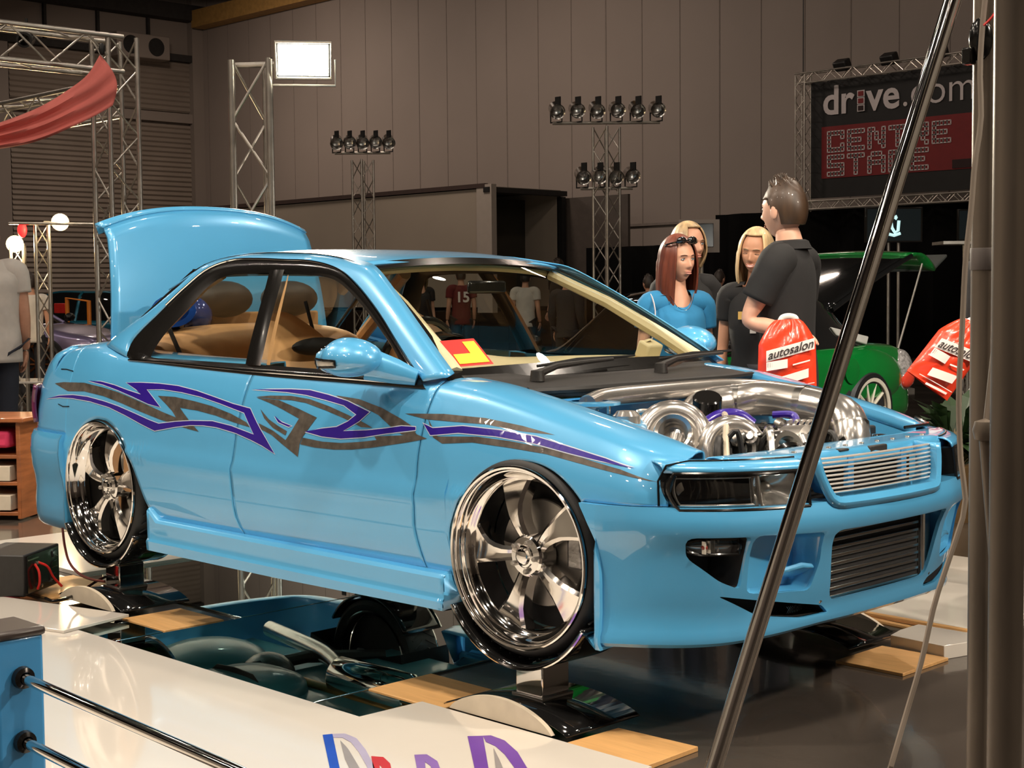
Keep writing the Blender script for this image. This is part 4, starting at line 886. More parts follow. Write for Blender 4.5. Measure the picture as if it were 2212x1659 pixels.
for pl, lb in ((rect(.31, .635, -.918, -.645), 'plywood square in front of the near rear stand'), (rect(1.895, 2.255, -.918, -.64), 'plywood square with knots behind the near front stand'), ([(2.79, -.917), (2.80, -.69), (3.09, -.672), (3.098, -.935)], 'plywood piece at the end of the white lettered board'),
               (rect(-.72, -.29, -.918, -.58), 'plywood piece behind the near rear stand'), (rect(2.80, 3.07, .47, .775), 'plywood square beside the far front stand')):
    board('plywood_tile', pl, .0, .012 if 'end' not in lb else .015, M['ply'], lb, 'board', 'plywood squares')
board('floor_mirror', rect(.645, 1.885, -1.168, .95), .0, .008, M['mirror'], 'large mirror panel on the floor under the middle of the car', 'mirror')
board('floor_mirror', rect(1.897, 2.165, -1.165, -.925), .0, .008, M['mirror'], 'small mirror tile beside the plywood square behind the near front stand', 'mirror')
board('floor_mirror', rect(.32, .635, -1.168, -.925), .0, .008, M['mirror'], 'narrow mirror strip between white board and plywood by the rear stand', 'mirror')
board('floor_mirror', rect(-.68, .635, -.56, .95), .0, .008, M['mirror'], 'mirror panel on the floor under the rear of the car', 'mirror')
# letters on the big white board
def letter(px, m, name, zz=.0245): return G().prism([tuple(atz(x, y, zz)) for x, y in px], (0, 0, .0012))
def let(name, outs, mats_, lab):
    for k, (o_, m_) in enumerate(zip(outs, mats_)):
        ob = mk(name if k == 0 else 'letter_piece', letter(o_, m_, name), m_, wp if k == 0 else par, sharp=0)  # further pieces are bowl and inner shapes in their own vinyl colours
        if k == 0: par = ob; ob['label'] = lab
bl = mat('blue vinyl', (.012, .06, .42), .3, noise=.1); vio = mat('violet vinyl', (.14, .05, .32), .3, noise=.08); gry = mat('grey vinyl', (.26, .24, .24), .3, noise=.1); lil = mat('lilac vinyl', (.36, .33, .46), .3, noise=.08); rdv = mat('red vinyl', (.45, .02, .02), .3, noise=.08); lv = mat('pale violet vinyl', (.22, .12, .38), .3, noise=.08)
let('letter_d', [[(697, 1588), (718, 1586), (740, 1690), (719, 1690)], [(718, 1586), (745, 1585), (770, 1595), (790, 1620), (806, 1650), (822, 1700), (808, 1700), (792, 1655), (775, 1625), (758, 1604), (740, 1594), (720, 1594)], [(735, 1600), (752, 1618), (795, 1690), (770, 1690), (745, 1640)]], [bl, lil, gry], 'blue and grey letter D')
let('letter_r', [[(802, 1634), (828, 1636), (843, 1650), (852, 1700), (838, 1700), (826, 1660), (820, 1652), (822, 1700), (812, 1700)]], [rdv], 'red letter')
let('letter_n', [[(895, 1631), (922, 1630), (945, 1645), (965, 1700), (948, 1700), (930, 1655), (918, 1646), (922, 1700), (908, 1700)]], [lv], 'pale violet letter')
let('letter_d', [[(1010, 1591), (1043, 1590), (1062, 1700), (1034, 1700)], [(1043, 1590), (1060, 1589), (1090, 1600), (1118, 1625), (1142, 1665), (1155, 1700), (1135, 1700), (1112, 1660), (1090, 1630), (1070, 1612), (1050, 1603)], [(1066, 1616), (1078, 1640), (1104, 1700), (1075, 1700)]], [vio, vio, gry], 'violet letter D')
# ================================================================ things round the display
ps = thing('power_supply', (-.27, -1.05, .0375), 'black box with red leads at its back, left of the rear wheel', 'power supply', rz=math.radians(126))
mk('case', G().box((.165, .13, .09), (.33, .26, .18)), M['plastic'], ps, bevel=.006)
mk('back_panel', G().box((.165, -.003, .092), (.29, .008, .16)), M['trim'], ps)
for x, z in ((.24, .045), (.26, .10), (.27, .145)): mk('socket', G().box((x, -.006, z), (.05, .012, .03)), M['trim'], ps, bevel=.003)
mk('nameplate', G().box((.07, -.006, .155), (.09, .01, .006)), M['chromeb'], ps)
for x in (.08, .105): mk('red_lead', G().tube(spl([(x, -.01, .13), (x-.005, -.03, .10), (x, -.03, .05), (x, -.02, .02)] if x < .1 else [(x, -.01, .135), (x+.03, -.04, .11), (x+.06, -.05, .06), (x+.10, -.07, .01)], 16), .0055, 8), M['red'], ps)['label'] = 'red lead'
for x in (.085, .12): mk('terminal', G().lathe([(0, .02), (.008, .018), (.008, 0)], (x, -.004, .135 if x < .1 else .03), (0, -1, 0), 10), M['chromeb'], ps)
mk('power_cable', G().tube(spl([tuple(atz(*q, .045)) for q in ((98, 1292), (115, 1298), (150, 1290), (178, 1275))]+[(-.02, -.80, .125), (.02, -.78, .12)], 24), .006, 6), M['trim'])
tag(bpy.data.objects['power_cable'], 'thin dark cable running from the black box to the rear stand', 'cable')
tag(mk('charging_cable', G().tube(spl([tuple(aty(x, y, -.83)) for x, y in ((135, 1140), (140, 1180), (150, 1215), (172, 1240), (200, 1252), (226, 1256))], 24), .006, 6), mat('brown cable', (.09, .02, .015), .4, noise=.1)), 'brown cable hanging behind the rear wheel down to its stand', 'cable')
def barrier(loc, lab, rz=0):
    r = thing('barrier', loc, lab, 'barrier', rz=rz)
    mk('post', G().box((0, 0, .31), (.13, .105, .62)), mat('barrier blue paint', (.045, .24, .50), .35, 0, .5, noise=.06), r, bevel=.008)
    mk('post_cap', G().box((0, 0, .625), (.14, .115, .02)), mat('brown cap', (.035, .024, .02), .4, noise=.1), r, bevel=.008)
    for z in (.535, .40):
        mk('rail_socket', G().lathe([(.020, 0), (.024, .008), (.022, .02), (.013, .024)], (.063, 0, z), (1, 0, 0), 20), M['trim'], r)
        mk('rail', G().cyl((.06, 0, z), (1.7, .0, z-.05), .0115, 16), M['chrome'], r)
    return r
barrier((2.775, -2.6, 0), 'blue barrier post with dark cap and two chrome rails, lower left corner')
tag(mk('loose_rod', G().cyl(tuple(aty(1870, 1326, 1.10)), tuple(aty(2130, 1372, 1.10)), .012, 10), M['ply']), 'far one of two brown rods below the right end of the bumper', 'rod', 'loose rods')
tag(mk('loose_rod', G().cyl(tuple(aty(1862, 1336, 1.07)), tuple(aty(2130, 1392, 1.07)), .012, 10), M['ply']), 'near one of two brown rods below the right end of the bumper', 'rod', 'loose rods')
# cabinet with folded things
cb = thing('wooden_cabinet', (-2.72, .02, 0), 'low red-brown wooden cabinet with open shelves behind the rear bumper', 'cabinet', rz=math.radians(38))
wd = mat('red brown wood', (.34, .11, .035), .4, 0, .3, noise=.25, nscale=5, stretch=(1, 1, 8))
for z in (.04, .22, .38): mk('shelf', G().box((-.35, .2, z), (.96, .42, .022)), wd, cb, bevel=.003)
mk('top', G().box((-.35, .2, .60), (1.06, .48, .028)), wd, cb, bevel=.006)
for x in (-.84, .13): mk('side_panel', G().box((x, .2, .30), (.025, .42, .58)), wd, cb, bevel=.003)
mk('back_panel', G().box((-.35, .405, .30), (.96, .012, .58)), wd, cb)
def local(o, p): return tuple(o.matrix_world @ Vector(p))
bpy.context.view_layer.update()
def placed(name, g, m, par, label, cat, group=None, **k):
    g.xf(par.matrix_world); o = mk(name, g, m, None, **k); return tag(o, label, cat, group)
placed('folded_cloth', G().box((-.30, .18, .48), (.72, .34, .10)), mat('pink cloth', (.78, .05, .14), .8, noise=.1, bump=.3, bscale=14), cb, 'bright pink folded cloth on the top shelf of the cabinet', 'cloth', bevel=.02)
for i, (z, lb) in enumerate(((.26, 'cream paper stack on the middle shelf of the cabinet'), (.085, 'cream paper stack on the bottom shelf of the cabinet'))):
    placed('paper_stack', G().box((-.30, .16, z+.02), (.75, .34, .09)), mat('cream paper', (.72, .62, .48), .5, noise=.1), cb, lb, 'paper', bevel=.004)
# ================================================================ foreground scaffold at right
sc = thing('scaffold_tower', (4.45, -1.60, 0), 'weathered aluminium scaffold tower close on the right edge', 'scaffold')
def rel(p): return tuple(np.asarray(p)-np.array([4.45, -1.60, 0]))
P1 = at(2125, 800, 2.75); P2 = at(2178, 800, 2.15)
tb = mat('weathered scaffold tube', (.20, .165, .13), .36, .5, noise=.35, nscale=7, stretch=(1, 1, .25))
for p, r in ((P1, .0245), (P2, .0245)): mk('upright', G().cyl(rel((p[0], p[1], .0)), rel((p[0], p[1], 3.4)), r, 24), tb, sc)
P3 = at(2168, 800, 2.95)
mk('brace', G().cyl(rel((P3[0], P3[1], .3)), rel((P3[0], P3[1], 3.0)), .016, 14), tb, sc)
mk('brace', G().cyl(rel(at(2128, 930, 2.66)), rel(at(2158, 1300, 2.70)), .012, 12), tb, sc); mk('brace', G().cyl(rel(at(2170, 600, 2.70)), rel(at(2134, 930, 2.66)), .010, 12), tb, sc)
mk('brace_joint', G().lathe([(0, .022), (.018, .016), (.022, 0), (.018, -.016), (0, -.022)], rel(at(2128, 930, 2.66)), (0, 0, 1), 16), tb, sc)
mk('tape_band', G().lathe([(.0255, -.02), (.0262, -.018), (.0262, .018), (.0255, .02)], rel((P1[0], P1[1], float(at(2120, 560, 2.75)[2]))), (0, 0, 1), 24), mat('grey tape', (.14, .12, .11), .6, noise=.1), sc)
mk('foot_plate', G().box(rel((P2[0]-.05, P2[1]-.05, .015)), (.9, .42, .03), Matrix.Rotation(.6, 3, 'Z')), mat('dark base plate', (.03, .022, .02), .5, noise=.15), sc, bevel=.004)
q = at(2119, 85, 2.70); 
cl = mk('clamp', G().sph(rel(q), (.022, .022, .04), 12, 8).box(rel(q+np.array([-.015, -.015, -.03])), (.02, .02, .03)), M['trim'], sc, bevel=.003)
dp = thing('diagonal_pole', (4.10, -2.10, 0), 'slim chrome pole slanting across the front of the car', 'pole')
a_, b_ = at(2058, 0, 2.62), at(1542, 1659, 2.62); dv = b_-a_; lo_ = a_+dv*((.02-a_[2])/dv[2]); hi_ = a_-dv*.35
dp.location = tuple(lo_*np.array([1, 1, 0])); r3 = lambda p: tuple(np.asarray(p)-lo_*np.array([1, 1, 0]))
mk('tube', G().cyl(r3(lo_), r3(hi_), .0150, 24), M['chrome'], dp); mk('foot', G().lathe([(0, .03), (.02, .028), (.03, .01), (.032, -.02), (0, -.02)], r3(lo_), (0, 0, 1), 18), M['rubber'], dp)
tag(mk('hanging_cable', G().tube(spl([tuple(at(x, y, 2.62)) for x, y in ((2132, -40), (2122, 60), (2117, 150), (2119, 260), (2106, 350), (2098, 450), (2086, 560), (2079, 700), (2071, 860), (2076, 1000), (2085, 1090), (2056, 1190), (2020, 1300), (1990, 1430), (1958, 1540), (1920, 1670))]+[tuple(atz(1890, 1760, .006))], 80), .0050, 8), mat('beige cable', (.30, .25, .20), .5, noise=.1)), 'beige cable hanging in front of the bumper beside the scaffold', 'cable')
tag(mk('tie_wire', G().tube(spl([tuple(at(x, y, 2.6)) for x, y in ((2125, 55), (2140, 40), (2152, 22), (2160, -10))], 12), .0022, 6), M['red']), 'thin red wire at the clamp on the scaffold', 'wire')
# ================================================================ trusses and lamps
def truss(par, a, b, w, rc=.025, rb=.010, n=None, up=(0, 0, 1), faces=(0, 1, 2, 3), chords=4):
    """box truss from a to b (coordinates of par)"""
    a, b = Vector(a), Vector(b); d = (b-a); L = d.length; d.normalize(); u = Vector(up)
    if abs(d.dot(u)) > .9: u = Vector((1, 0, 0))
    s = d.cross(u).normalized(); u = s.cross(d).normalized()
    cs = [(s+u)*w/2, (s-u)*w/2, (-s-u)*w/2, (-s+u)*w/2] if chords == 4 else [u*w*.577, (s*.5-u*.289)*w, (-s*.5-u*.289)*w]
    for c in cs: mk('chord', G().cyl(tuple(a+c), tuple(b+c), rc, 12), M['truss'], par)
    n = n or max(2, int(L/(w*1.1))); k = len(cs)
    for f in range(k):
        pts = [tuple(a+d*(L*i/n)+(cs[f] if i % 2 == 0 else cs[(f+1) % k])) for i in range(n+1)]
        g = G()
        for p, q in zip(pts, pts[1:]): g.cyl(p, q, rb, 8)
        mk('lacing', g, M['truss'], par)
def emis(name, col, e): return mat(name, col, .5, emit=e, ecol=col, noise=.01)
# floodlight tower behind the boot lid
tx, ty = -3.56, 2.50
ft = thing('floodlight_tower', (tx, ty, 0), 'tall triangular truss tower with a blazing floodlight behind the boot lid', 'light tower')
truss(ft, (0, 0, 0), (0, 0, 3.05), .30, .027, .011, 7, chords=3)
mk('base', G().box((0, 0, .03), (.7, .7, .06)), M['steel'], ft, bevel=.01)
mk('head_bar', G().cyl((-.16, -.12, 3.02), (.34, .28, 3.02), .022, 10), M['truss'], ft)
fl_p = at(655, 130, 10.9); fl = Vector(rel2 := tuple(fl_p-np.array([tx, ty, 0])))
Rf = (Vector(CAM)-Vector(fl_p)); Rf.z -= 2.2; Rf += Vector((1.2, -.9, 0)); Rq = Rf.to_track_quat('Z', 'Y').to_matrix()
def boxl(g, c, d): return g.box(tuple(fl+Rq @ Vector(c)), d, Rq)
hs = mk('lamp_housing', boxl(boxl(G(), (0, 0, -.06), (.40, .26, .10)), (0, 0, -.14), (.24, .16, .10)), M['lampb'], ft, bevel=.02)
mk('lamp_glass', boxl(G(), (0, 0, .0), (.36, .22, .012)), emis('floodlight glow', (1.0, .93, .74), 60), hs)
mk('lamp_rim', G().tube([tuple(fl+Rq @ Vector(p)) for p in ((-.20, -.13, .004), (.20, -.13, .004), (.20, .13, .004), (-.20, .13, .004), (-.20, -.13, .004))], .012, 8), M['truss'], hs)
mk('lamp_yoke', G().tube([tuple(fl+Rq @ Vector(p)) for p in ((-.23, 0, -.05), (-.23, -.19, -.05), (.23, -.19, -.05), (.23, 0, -.05))], .010, 8), M['truss'], ft)
spot('flood beam', tuple(fl_p+np.array(Rf.normalized())*.08), tuple(fl_p+np.array(Rf)), 900, 130, .12, (1, .90, .72), .8)
# display gantry with the red drape, upper left
gx, gy, gz = -7.86, 3.82, 3.72
gn = thing('truss_gantry', (gx, gy, 0), 'aluminium truss gantry with square corner post at upper left', 'truss')
truss(gn, (0, 0, 0), (0, 0, gz+.18), .32, .026, .010, 12)
truss(gn, (0, 0, gz), (0, -3.6, gz), .34, .026, .011, 9)
truss(gn, (-.16, 0, gz-.42), (-5, 0, gz-.42), .30, .024, .010, 12)
mk('base_plate', G().box((0, 0, .02), (.6, .6, .04)), M['steel'], gn)
o = thing('stage_lamp', tuple(at(58, 85, 14.6)), 'round dark lamp hung under the upper left gantry', 'lamp')
mk('body', G().lathe([(0, -.10), (.06, -.10), (.075, 0), (.075, .12), (.055, .12), (.05, .02), (0, .02)], (0, 0, 0), (.7, -.6, -.2), 20), M['lampb'], o); mk('clamp', G().cyl((0, 0, .06), (0, 0, .2), .015, 8), M['lampb'], o)
# drape tied to the gantry
TOPL = spl([(216, 118), (190, 160), (150, 192), (95, 226), (40, 250), (-60, 285)], 40); BOT = spl([(243, 228), (205, 250), (160, 272), (100, 298), (40, 315), (-60, 330)], 40); rows = []
for t in np.linspace(0, 1, 15):
    rows.append([tuple(at(*(TOPL[i]*(1-t)+BOT[i]*t+np.array([22*math.sin(PI*t)*(1-i/39)**3, 0])), 14.2-.012*i+.05*math.sin(t*17+i*.08)*(.3+.7*i/39))) for i in range(40)])
dr = thing('hanging_drape', tuple(at(216, 118, 14.2)), 'translucent red cloth swept from the gantry corner', 'drape')
OFF[dr.name] = tuple(-np.array(dr.location)); clo = mat('sheer red cloth', (.80, .20, .17), .8, trans=0, noise=.10, nscale=3)
mk('cloth', G().grid(np.array(rows)), clo, dr, solid=.004, sharp=60); mk('tie', G().sph(tuple(at(220, 106, 14.2)), (.03, .03, .06), 10, 8), M['lampb'], dr)
# small stands with bright bulbs at left
def bulb_stand(px, py, D, lab, pxp, power, red=False):
    p = at(px, py, D); q_ = at(pxp, py, D); r = thing('lamp_stand', (q_[0], q_[1], 0), lab, 'light stand', 'lamp stands at left')
    truss(r, (0, 0, 0), (0, 0, p[2]), .17, .02, .008, 8, chords=3)
    v = tuple(np.asarray(p)-np.array([q_[0], q_[1], 0]))
    mk('arm', G().cyl((0, 0, v[2]), v, .018, 8), M['truss'], r)
    dirv = Vector(CAM)-Vector(p); ax = tuple(dirv.normalized())
    can = mk('lamp_can', G().lathe([(0, -.16), (.05, -.16), (.09, -.02), (.10, .0)], v, ax, 18), M['lampb'], r)
    mk('lamp_glow', G().lathe([(0, .0), (.06, -.002), (.092, -.012)], v, ax, 18), emis('lamp glow', (1, .72, .36), 60), can)
    pl = bpy.data.lights.new('stand lamp', 'POINT'); pl.energy = power; pl.color = (1, .75, .42); pl.shadow_soft_size = .08
    po = bpy.data.objects.new('stand lamp', pl); COL.objects.link(po); po.location = tuple(np.asarray(p)+np.array(ax)*.14)
    return r
bulb_stand(130, 480, 17.3, 'right lamp stand with a warm bulb left of the boot lid', 95, 60); bulb_stand(32, 527, 17.6, 'left lamp stand with a warm bulb at the picture edge', 42, 60)
p = at(48, 497, 17.3); o = thing('red_lamp', tuple(p), 'small red lamp between the two bulb stands', 'lamp'); mk('lens', G().sph((0, 0, 0), (.055, .055, .09), 14, 10), emis('red glow', (.9, .03, .03), 1.5), o); mk('hook', G().cyl((0, 0, .06), (0, 0, .095), .012, 8), M['lampb'], o)
tag(mk('cross_bar', G().cyl(tuple(at(20, 482, 17.3)), tuple(at(222, 484, 17.0)), .018, 8), M['truss']), 'white horizontal bar linking the lamp stands to the gantry', 'bar')
# light towers with rows of cans
def par_can(name, par, p, ax, sc=1.):
    c = mk(name, G().lathe([(0, -.20*sc), (.07*sc, -.19*sc), (.10*sc, -.08*sc), (.10*sc, .12*sc), (.11*sc, .14*sc), (.095*sc, .13*sc), (.085*sc, -.02*sc), (0, -.05*sc)], p, ax, 18), M['lampc'], par)
    mk('barn_door', G().box((p[0]+ax[0]*.16*sc, p[1]+ax[1]*.16*sc, p[2]+.10*sc), (.10*sc, .02, .12*sc)), M['lampb'], c)
    mk('yoke', G().tube([(p[0]-.11*sc, p[1], p[2]), (p[0]-.11*sc, p[1], p[2]-.18*sc), (p[0]+.11*sc, p[1], p[2]-.18*sc), (p[0]+.11*sc, p[1], p[2])], .012*sc, 6), M['lampb'], c)
def light_tower(loc, h, bars, lab, w=.28):
    r = thing('light_tower', loc, lab, 'light tower')
    truss(r, (0, 0, 0), (0, 0, h), w, .022, .010, int(h/.34)); mk('base', G().box((0, 0, .03), (.9, .9, .06)), M['steel'], r)
    for z, half, n, dr_ in bars:
        mk('lamp_bar', G().cyl((-half*dr_[0], -half*dr_[1], z), (half*dr_[0], half*dr_[1], z), .026, 8), M['truss'], r)
        for k in range(n):
            t = -1+2*k/(n-1) if n > 1 else 0; t *= .93
            par_can('lamp_can', r, (half*dr_[0]*t, half*dr_[1]*t, z+.22), (.75, -.55, -.35+.1*(k % 2)), 1.12)
    return r
light_tower((-16.29, 13.79, 0), 3.82, [(3.95, .52, 5, (.70, .71))], 'left light tower with a crowded row of five lamps above the car roof')
light_tower((-10.43, 14.04, 0), 3.95, [(4.02, .86, 6, (.70, .71)), (2.98, .42, 4, (.70, .71))], 'right light tower with six lamps on top and four lower down', .30)
# trailer against the far wall
tr_ = thing('trailer', (-30, 20, 0), 'long cream trailer with an open dark rear end against the far wall', 'trailer')
mk('side_wall', G().box((3.5, 0, 2.35), (14.1, .1, 2.85)), M['van'], tr_); mk('roof_rail', G().box((3.5, -.03, 3.80), (14.1, .12, .10)), mat('brown rail', (.05, .03, .025), .6, noise=.1), tr_)
mk('far_wall', G().box((3.5, 2.4, 2.35), (14.1, .1, 2.85)), M['van'], tr_); mk('roof', G().box((3.5, 1.2, 3.76), (14.1, 2.5, .06)), M['van'], tr_); mk('trailer_floor', G().box((3.5, 1.2, .95), (14.1, 2.5, .1)), M['lampb'], tr_)
mk('corner_post', G().box((10.52, 0, 2.35), (.5, .16, 2.95)), mat('pale post', (.42, .37, .32), .5, noise=.03), tr_); mk('corner_post', G().box((10.6, 2.42, 2.25), (.16, .14, 2.75)), M['lampb'], tr_)
mk('end_frame', G().box((10.62, 1.2, 3.70), (.2, 2.6, .12)), M['lampb'], tr_)
mk('inner_wall', G().box((9.4, 1.2, 2.3), (.05, 2.3, 2.6)), mat('dark inner lining', (.035, .03, .02), .6, noise=.3, nscale=1.5), tr_)
mk('tail_door', G().box((11.6, 2.6, 2.25), (2.0, .08, 2.7)), mat('dark door', (.08, .065, .055), .6, noise=.1), tr_)
for x in (-2.5, -1.2): mk('wheel', G().lathe([(0, -.15), (.48, -.15), (.5, 0), (.48, .15), (0, .15)], (x, .2, .5), (0, 1, 0), 24), M['rubber'], tr_)
# black drapes and stage sign at right
tag(mk('black_drape', G().grid(np.array([[(-18.2+.25*i, 22+.10*math.sin(i*1.9), z) for i in range(17)] for z in (0, 1.2, 2.36)])), M['drape'], solid=.02), 'lower black drape left of the stage against the far wall', 'drape')
tag(mk('black_drape', G().grid(np.array([[(-14.25+.25*i, 21.8+.10*math.sin(i*1.7), z) for i in range(50)] for z in (0, 1.5, 2.95)])), M['drape'], solid=.02), 'tall black drape below the stage sign', 'drape')
sg = thing('stage_sign', (-11.9, 21.5, 0), 'black and red hanging stage sign in a truss frame on the far wall', 'sign')
SX = 0.0; SW = 5.6
mk('panel', G().box((.22+SW/2, .1, 4.32), (SW, .06, 2.32)), mat('black banner', (.008, .008, .008), .6, noise=.2), sg)
redm = mat('red banner print', (.19, .010, .012), .6, noise=.08); prn = mat('white banner print', (.60, .55, .55), .6, noise=.04); dkp = mat('dark print', (.02, .004, .004), .7, noise=.1)
mk('red_field', G().box((.48+2.3, .065, 4.05), (4.6, .01, 1.02)), redm, sg)
truss(sg, (.08, 0, 2.9), (.08, 0, 5.62), .22, .018, .008); truss(sg, (-.05, 0, 5.55), (6.0, 0, 5.55), .20, .018, .008); truss(sg, (-.05, 0, 3.02), (6.0, 0, 3.02), .16, .018, .008)
for s_, x in ((1, .08), (1, 5.9)): mk('hanger', G().cyl((x, 0, 5.6), (x, 0, 11.2), .012, 6), M['lampb'], sg)
for k in range(4): mk('top_lamp', G().box((1.0+1.05*k, -.02, 5.72), (.30, .22, .2), Matrix.Rotation(.5, 3, 'X')), M['lampb'], sg, bevel=.03)
def text(s, x, z, size, m, bold=0., name='lettering', y=.058, sx=1.0):
    c = bpy.data.curves.new(name, 'FONT'); c.body = s; c.size = size; c.offset = bold; c.extrude = .004; c.resolution_u = 4
    o = bpy.data.objects.new('tmp', c); COL.objects.link(o); bpy.context.view_layer.update()
    me = bpy.data.meshes.new_from_object(o.evaluated_get(bpy.context.evaluated_depsgraph_get())); bpy.data.objects.remove(o); bpy.data.curves.remove(c)
    me.name = name; me.materials.clear(); me.materials.append(m)
    w_ = max(v.co.x for v in me.vertices) if len(me.vertices) else 0
    me.transform(Matrix.Translation((x, y, z)) @ Matrix.Rotation(PI/2, 4, 'X') @ Matrix.Diagonal((sx, 1, 1, 1)))
    ob = bpy.data.objects.new(name, me); COL.objects.link(ob); return ob, x+w_*sx
t1, x1 = text('dr', .50, 4.80, 0.79, prn, .016); t1.parent = sg
bx0 = x1+.06
for k in range(3): mk('sign_square', G().box((bx0+.09, .05, 4.855+.14*k), (.165, .012, .128)), prn, sg); mk('square_light', G().box((bx0+.09, .042, 4.855+.14*k), (.12, .012, .092)), (redm if k else dkp), sg)
t2, x2 = text('ve', bx0+.215, 4.80, 0.79, prn, .016); t2.parent = sg
t3, x3 = text('.com.a', x2+.04, 4.80, 0.79, prn, -.005); t3.parent = sg
FONT5 = {'C': '11111 10001 10000 10001 11111', 'E': '11111 10000 11110 10000 11111', 'N': '11001 10101 10101 10011 10001', 'T': '11111 00100 00100 00100 00100', 'R': '11111 10001 11111 10010 10001', 'S': '11111 10000 11111 00001 11111', 'A': '01110 10001 11111 10001 10001', 'G': '11111 10000 10111 10001 11111'}
def dot_word(s, x, z, cw, ch):
    for ch_ in s:
        g = G(); R5 = FONT5[ch_].split()
        for r_, row in enumerate(R5):
            for c_, v in enumerate(row):
                if v == '1':
                    cx, cz = x+cw*(c_+.5), z-ch*(r_+.5); t_ = .022
                    for dx, dz, wx, wz in ((0, .46*ch, cw, t_), (0, -.46*ch, cw, t_), (-.47*cw, 0, t_, ch), (.47*cw, 0, t_, ch)): g.box((cx+dx, .055, cz+dz), (wx, .01, wz))
        mk('bulb_letter', g, prn, sg, sharp=0); x += cw*6
dot_word('CENTRE', .62, 4.46, .077, .082); dot_word('STAGE', .62, 3.99, .077, .082)
g = G().prism([(x, .048, z) for x, z in ((3.35, 3.56), (3.35, 3.72), (3.75, 3.72), (3.85, 4.2), (3.82, 4.3), (3.87, 4.4), (3.93, 4.45), (4.0, 4.38), (4.02, 4.2), (4.06, 3.9), (4.04, 3.56))], (0, .01, 0)); mk('figure_print', g, dkp, sg, sharp=0)
# monitors
def monitor(px0, py0, px1, py1, D, lab, frame=True):
    c = at((px0+px1)/2, (py0+py1)/2, D); wv = abs(px1-px0)/FPX*D; hv = abs(py1-py0)/FPX*D
    r = thing('monitor', (c[0], c[1], 0), lab, 'monitor', rz=math.atan2(DX[1], DX[0])-PI/2)
    z = c[2]
    bz = mk('bezel', G().box((0, 0, z), (wv, .06, hv)), M['trim'], r, bevel=.006)
    mk('screen', G().box((0, -.031, z), (wv*.93, .004, hv*.9)), mat('dark screen', (.004, .006, .007), .2, emit=.6, ecol=(.004, .008, .009), noise=.1), r)
    sm = emis('lit screen line', (.55, .85, .85), .9)
    for k, pts in enumerate(([(-.10, .18), (-.06, -.08), (.02, -.22), (.10, -.16), (.12, .12)], [(-.14, -.26), (.0, -.30), (.16, -.24)], [(.02, .26), (.05, .20), (.02, .16)])):
        mk('screen_figure', G().tube([(x*hv*1.1, -.036, z+y_*hv) for x, y_ in pts], .012*hv/.25, 6), sm, r)
    mk('stand', G().cyl((-.05, .05, 0), (-.05, .05, z), .02, 10).cyl((.08, .05, 0), (.08, .05, z), .02, 10), M['truss'], r)
    mk('stand_foot', G().box((0, .05, .02), (.5, .4, .04)), M['steel'], r)
    return r
mo = monitor(1466, 483, 1541, 534, 19, 'small monitor on a pale panel behind the two women at left'); monitor(1868, 448, 1992, 524, 19.5, 'large monitor with a glowing teal figure behind the slanting pole'); monitor(2068, 452, 2150, 520, 19.5, 'monitor half hidden by the scaffold at right')
c = at(1510, 510, 19.2); tag(mk('pale_hoarding', G().box((c[0], c[1], c[2]), (.52, .03, .42), Matrix.Rotation(math.atan2(DX[1], DX[0])-PI/2, 3, 'Z')), M['wall']), 'pale board framing the small monitor', 'board'); tag(mk('panel_post', G().cyl((c[0]-.1, c[1]+.12, 0), (c[0]-.1, c[1]+.12, c[2]-.2), .03, 8), M['truss']), 'pale post under the board of the small monitor', 'post')
c = at(2085, 525, 15); dj = thing('table', (c[0], c[1], 0), 'narrow truss table with a pale top beside the scaffold', 'table', rz=math.atan2(DX[1], DX[0])-PI/2)
mk('table_top', G().box((0, 0, float(c[2])), (.55, .4, .03)), M['truss'], dj); truss(dj, (.08, 0, 0), (.08, 0, float(c[2])), .14, .014, .007, 12)
# ================================================================ people
SK = dict(fair=(.62, .33, .22), tan=(.55, .28, .17), pale=(.66, .38, .27))
def skin(c): return mat('skin', SK[c], .45, 0, noise=.05, nscale=25, spec=.4)
FAB = {}
def fab(n, c, r=.85): 
    if n not in FAB: FAB[n] = mat(n, c, r, noise=.10, nscale=9, bump=.12, bscale=30)
    return FAB[n]
def head_mesh(fem=True, smile=0.):
    """head with the face towards +x, chin at z=-.118, crown at z=.115"""
    def fn(P, Q):
        x, y, z = P[:, :, 0].copy(), P[:, :, 1].copy(), P[:, :, 2].copy()
        X = x*.095; Y = y*.075; Z = z*.116
        jaw = np.clip(-z, 0, 1)
        Y = Y*(1-.34*jaw**1.5); X = np.where(x < 0, X*(1-.30*jaw), X*(1-.10*jaw)); X = X+np.where(x > 0, .012*jaw, .0)
        Y = Y*(1+.05*np.exp(-((z-.25)/.3)**2)); X = X-.010*np.exp(-((z+.1)/.5)**2)*(x > 0)*.3
        def g(y0, z0, sy, sz): return np.exp(-(((Y-y0)/sy)**2+((Z-z0)/sz)**2))*np.clip(x, 0, 1)**1.0
        X = X+.021*g(0, -.030, .0095, .013)+.011*g(0, -.010, .007, .020)-.004*g(0, .012, .012, .008)
        for s in (-1, 1):
            X = X-.010*g(s*.030, .003, .015, .011)+.006*g(s*.030, .021, .020, .006)+.005*g(s*.040, -.025, .018, .017)+.007*g(s*.010, -.036, .006, .006)
            X = X-.003*g(s*.026, -.060, .008, .010)
        X = X+.008*g(0, -.058, .020, .0045)+.008*g(0, -.069, .017, .005)-.005*g(0, -.0635, .022+.006*smile, .0022)-.004*g(0, -.080, .016, .005)+.010*g(0, -.098, .018, .011)
        Q = np.stack([X, Y, Z], -1); return Q
    g = G(); g.sph((0, 0, 0), 1, 72, 64, fn)
    return g
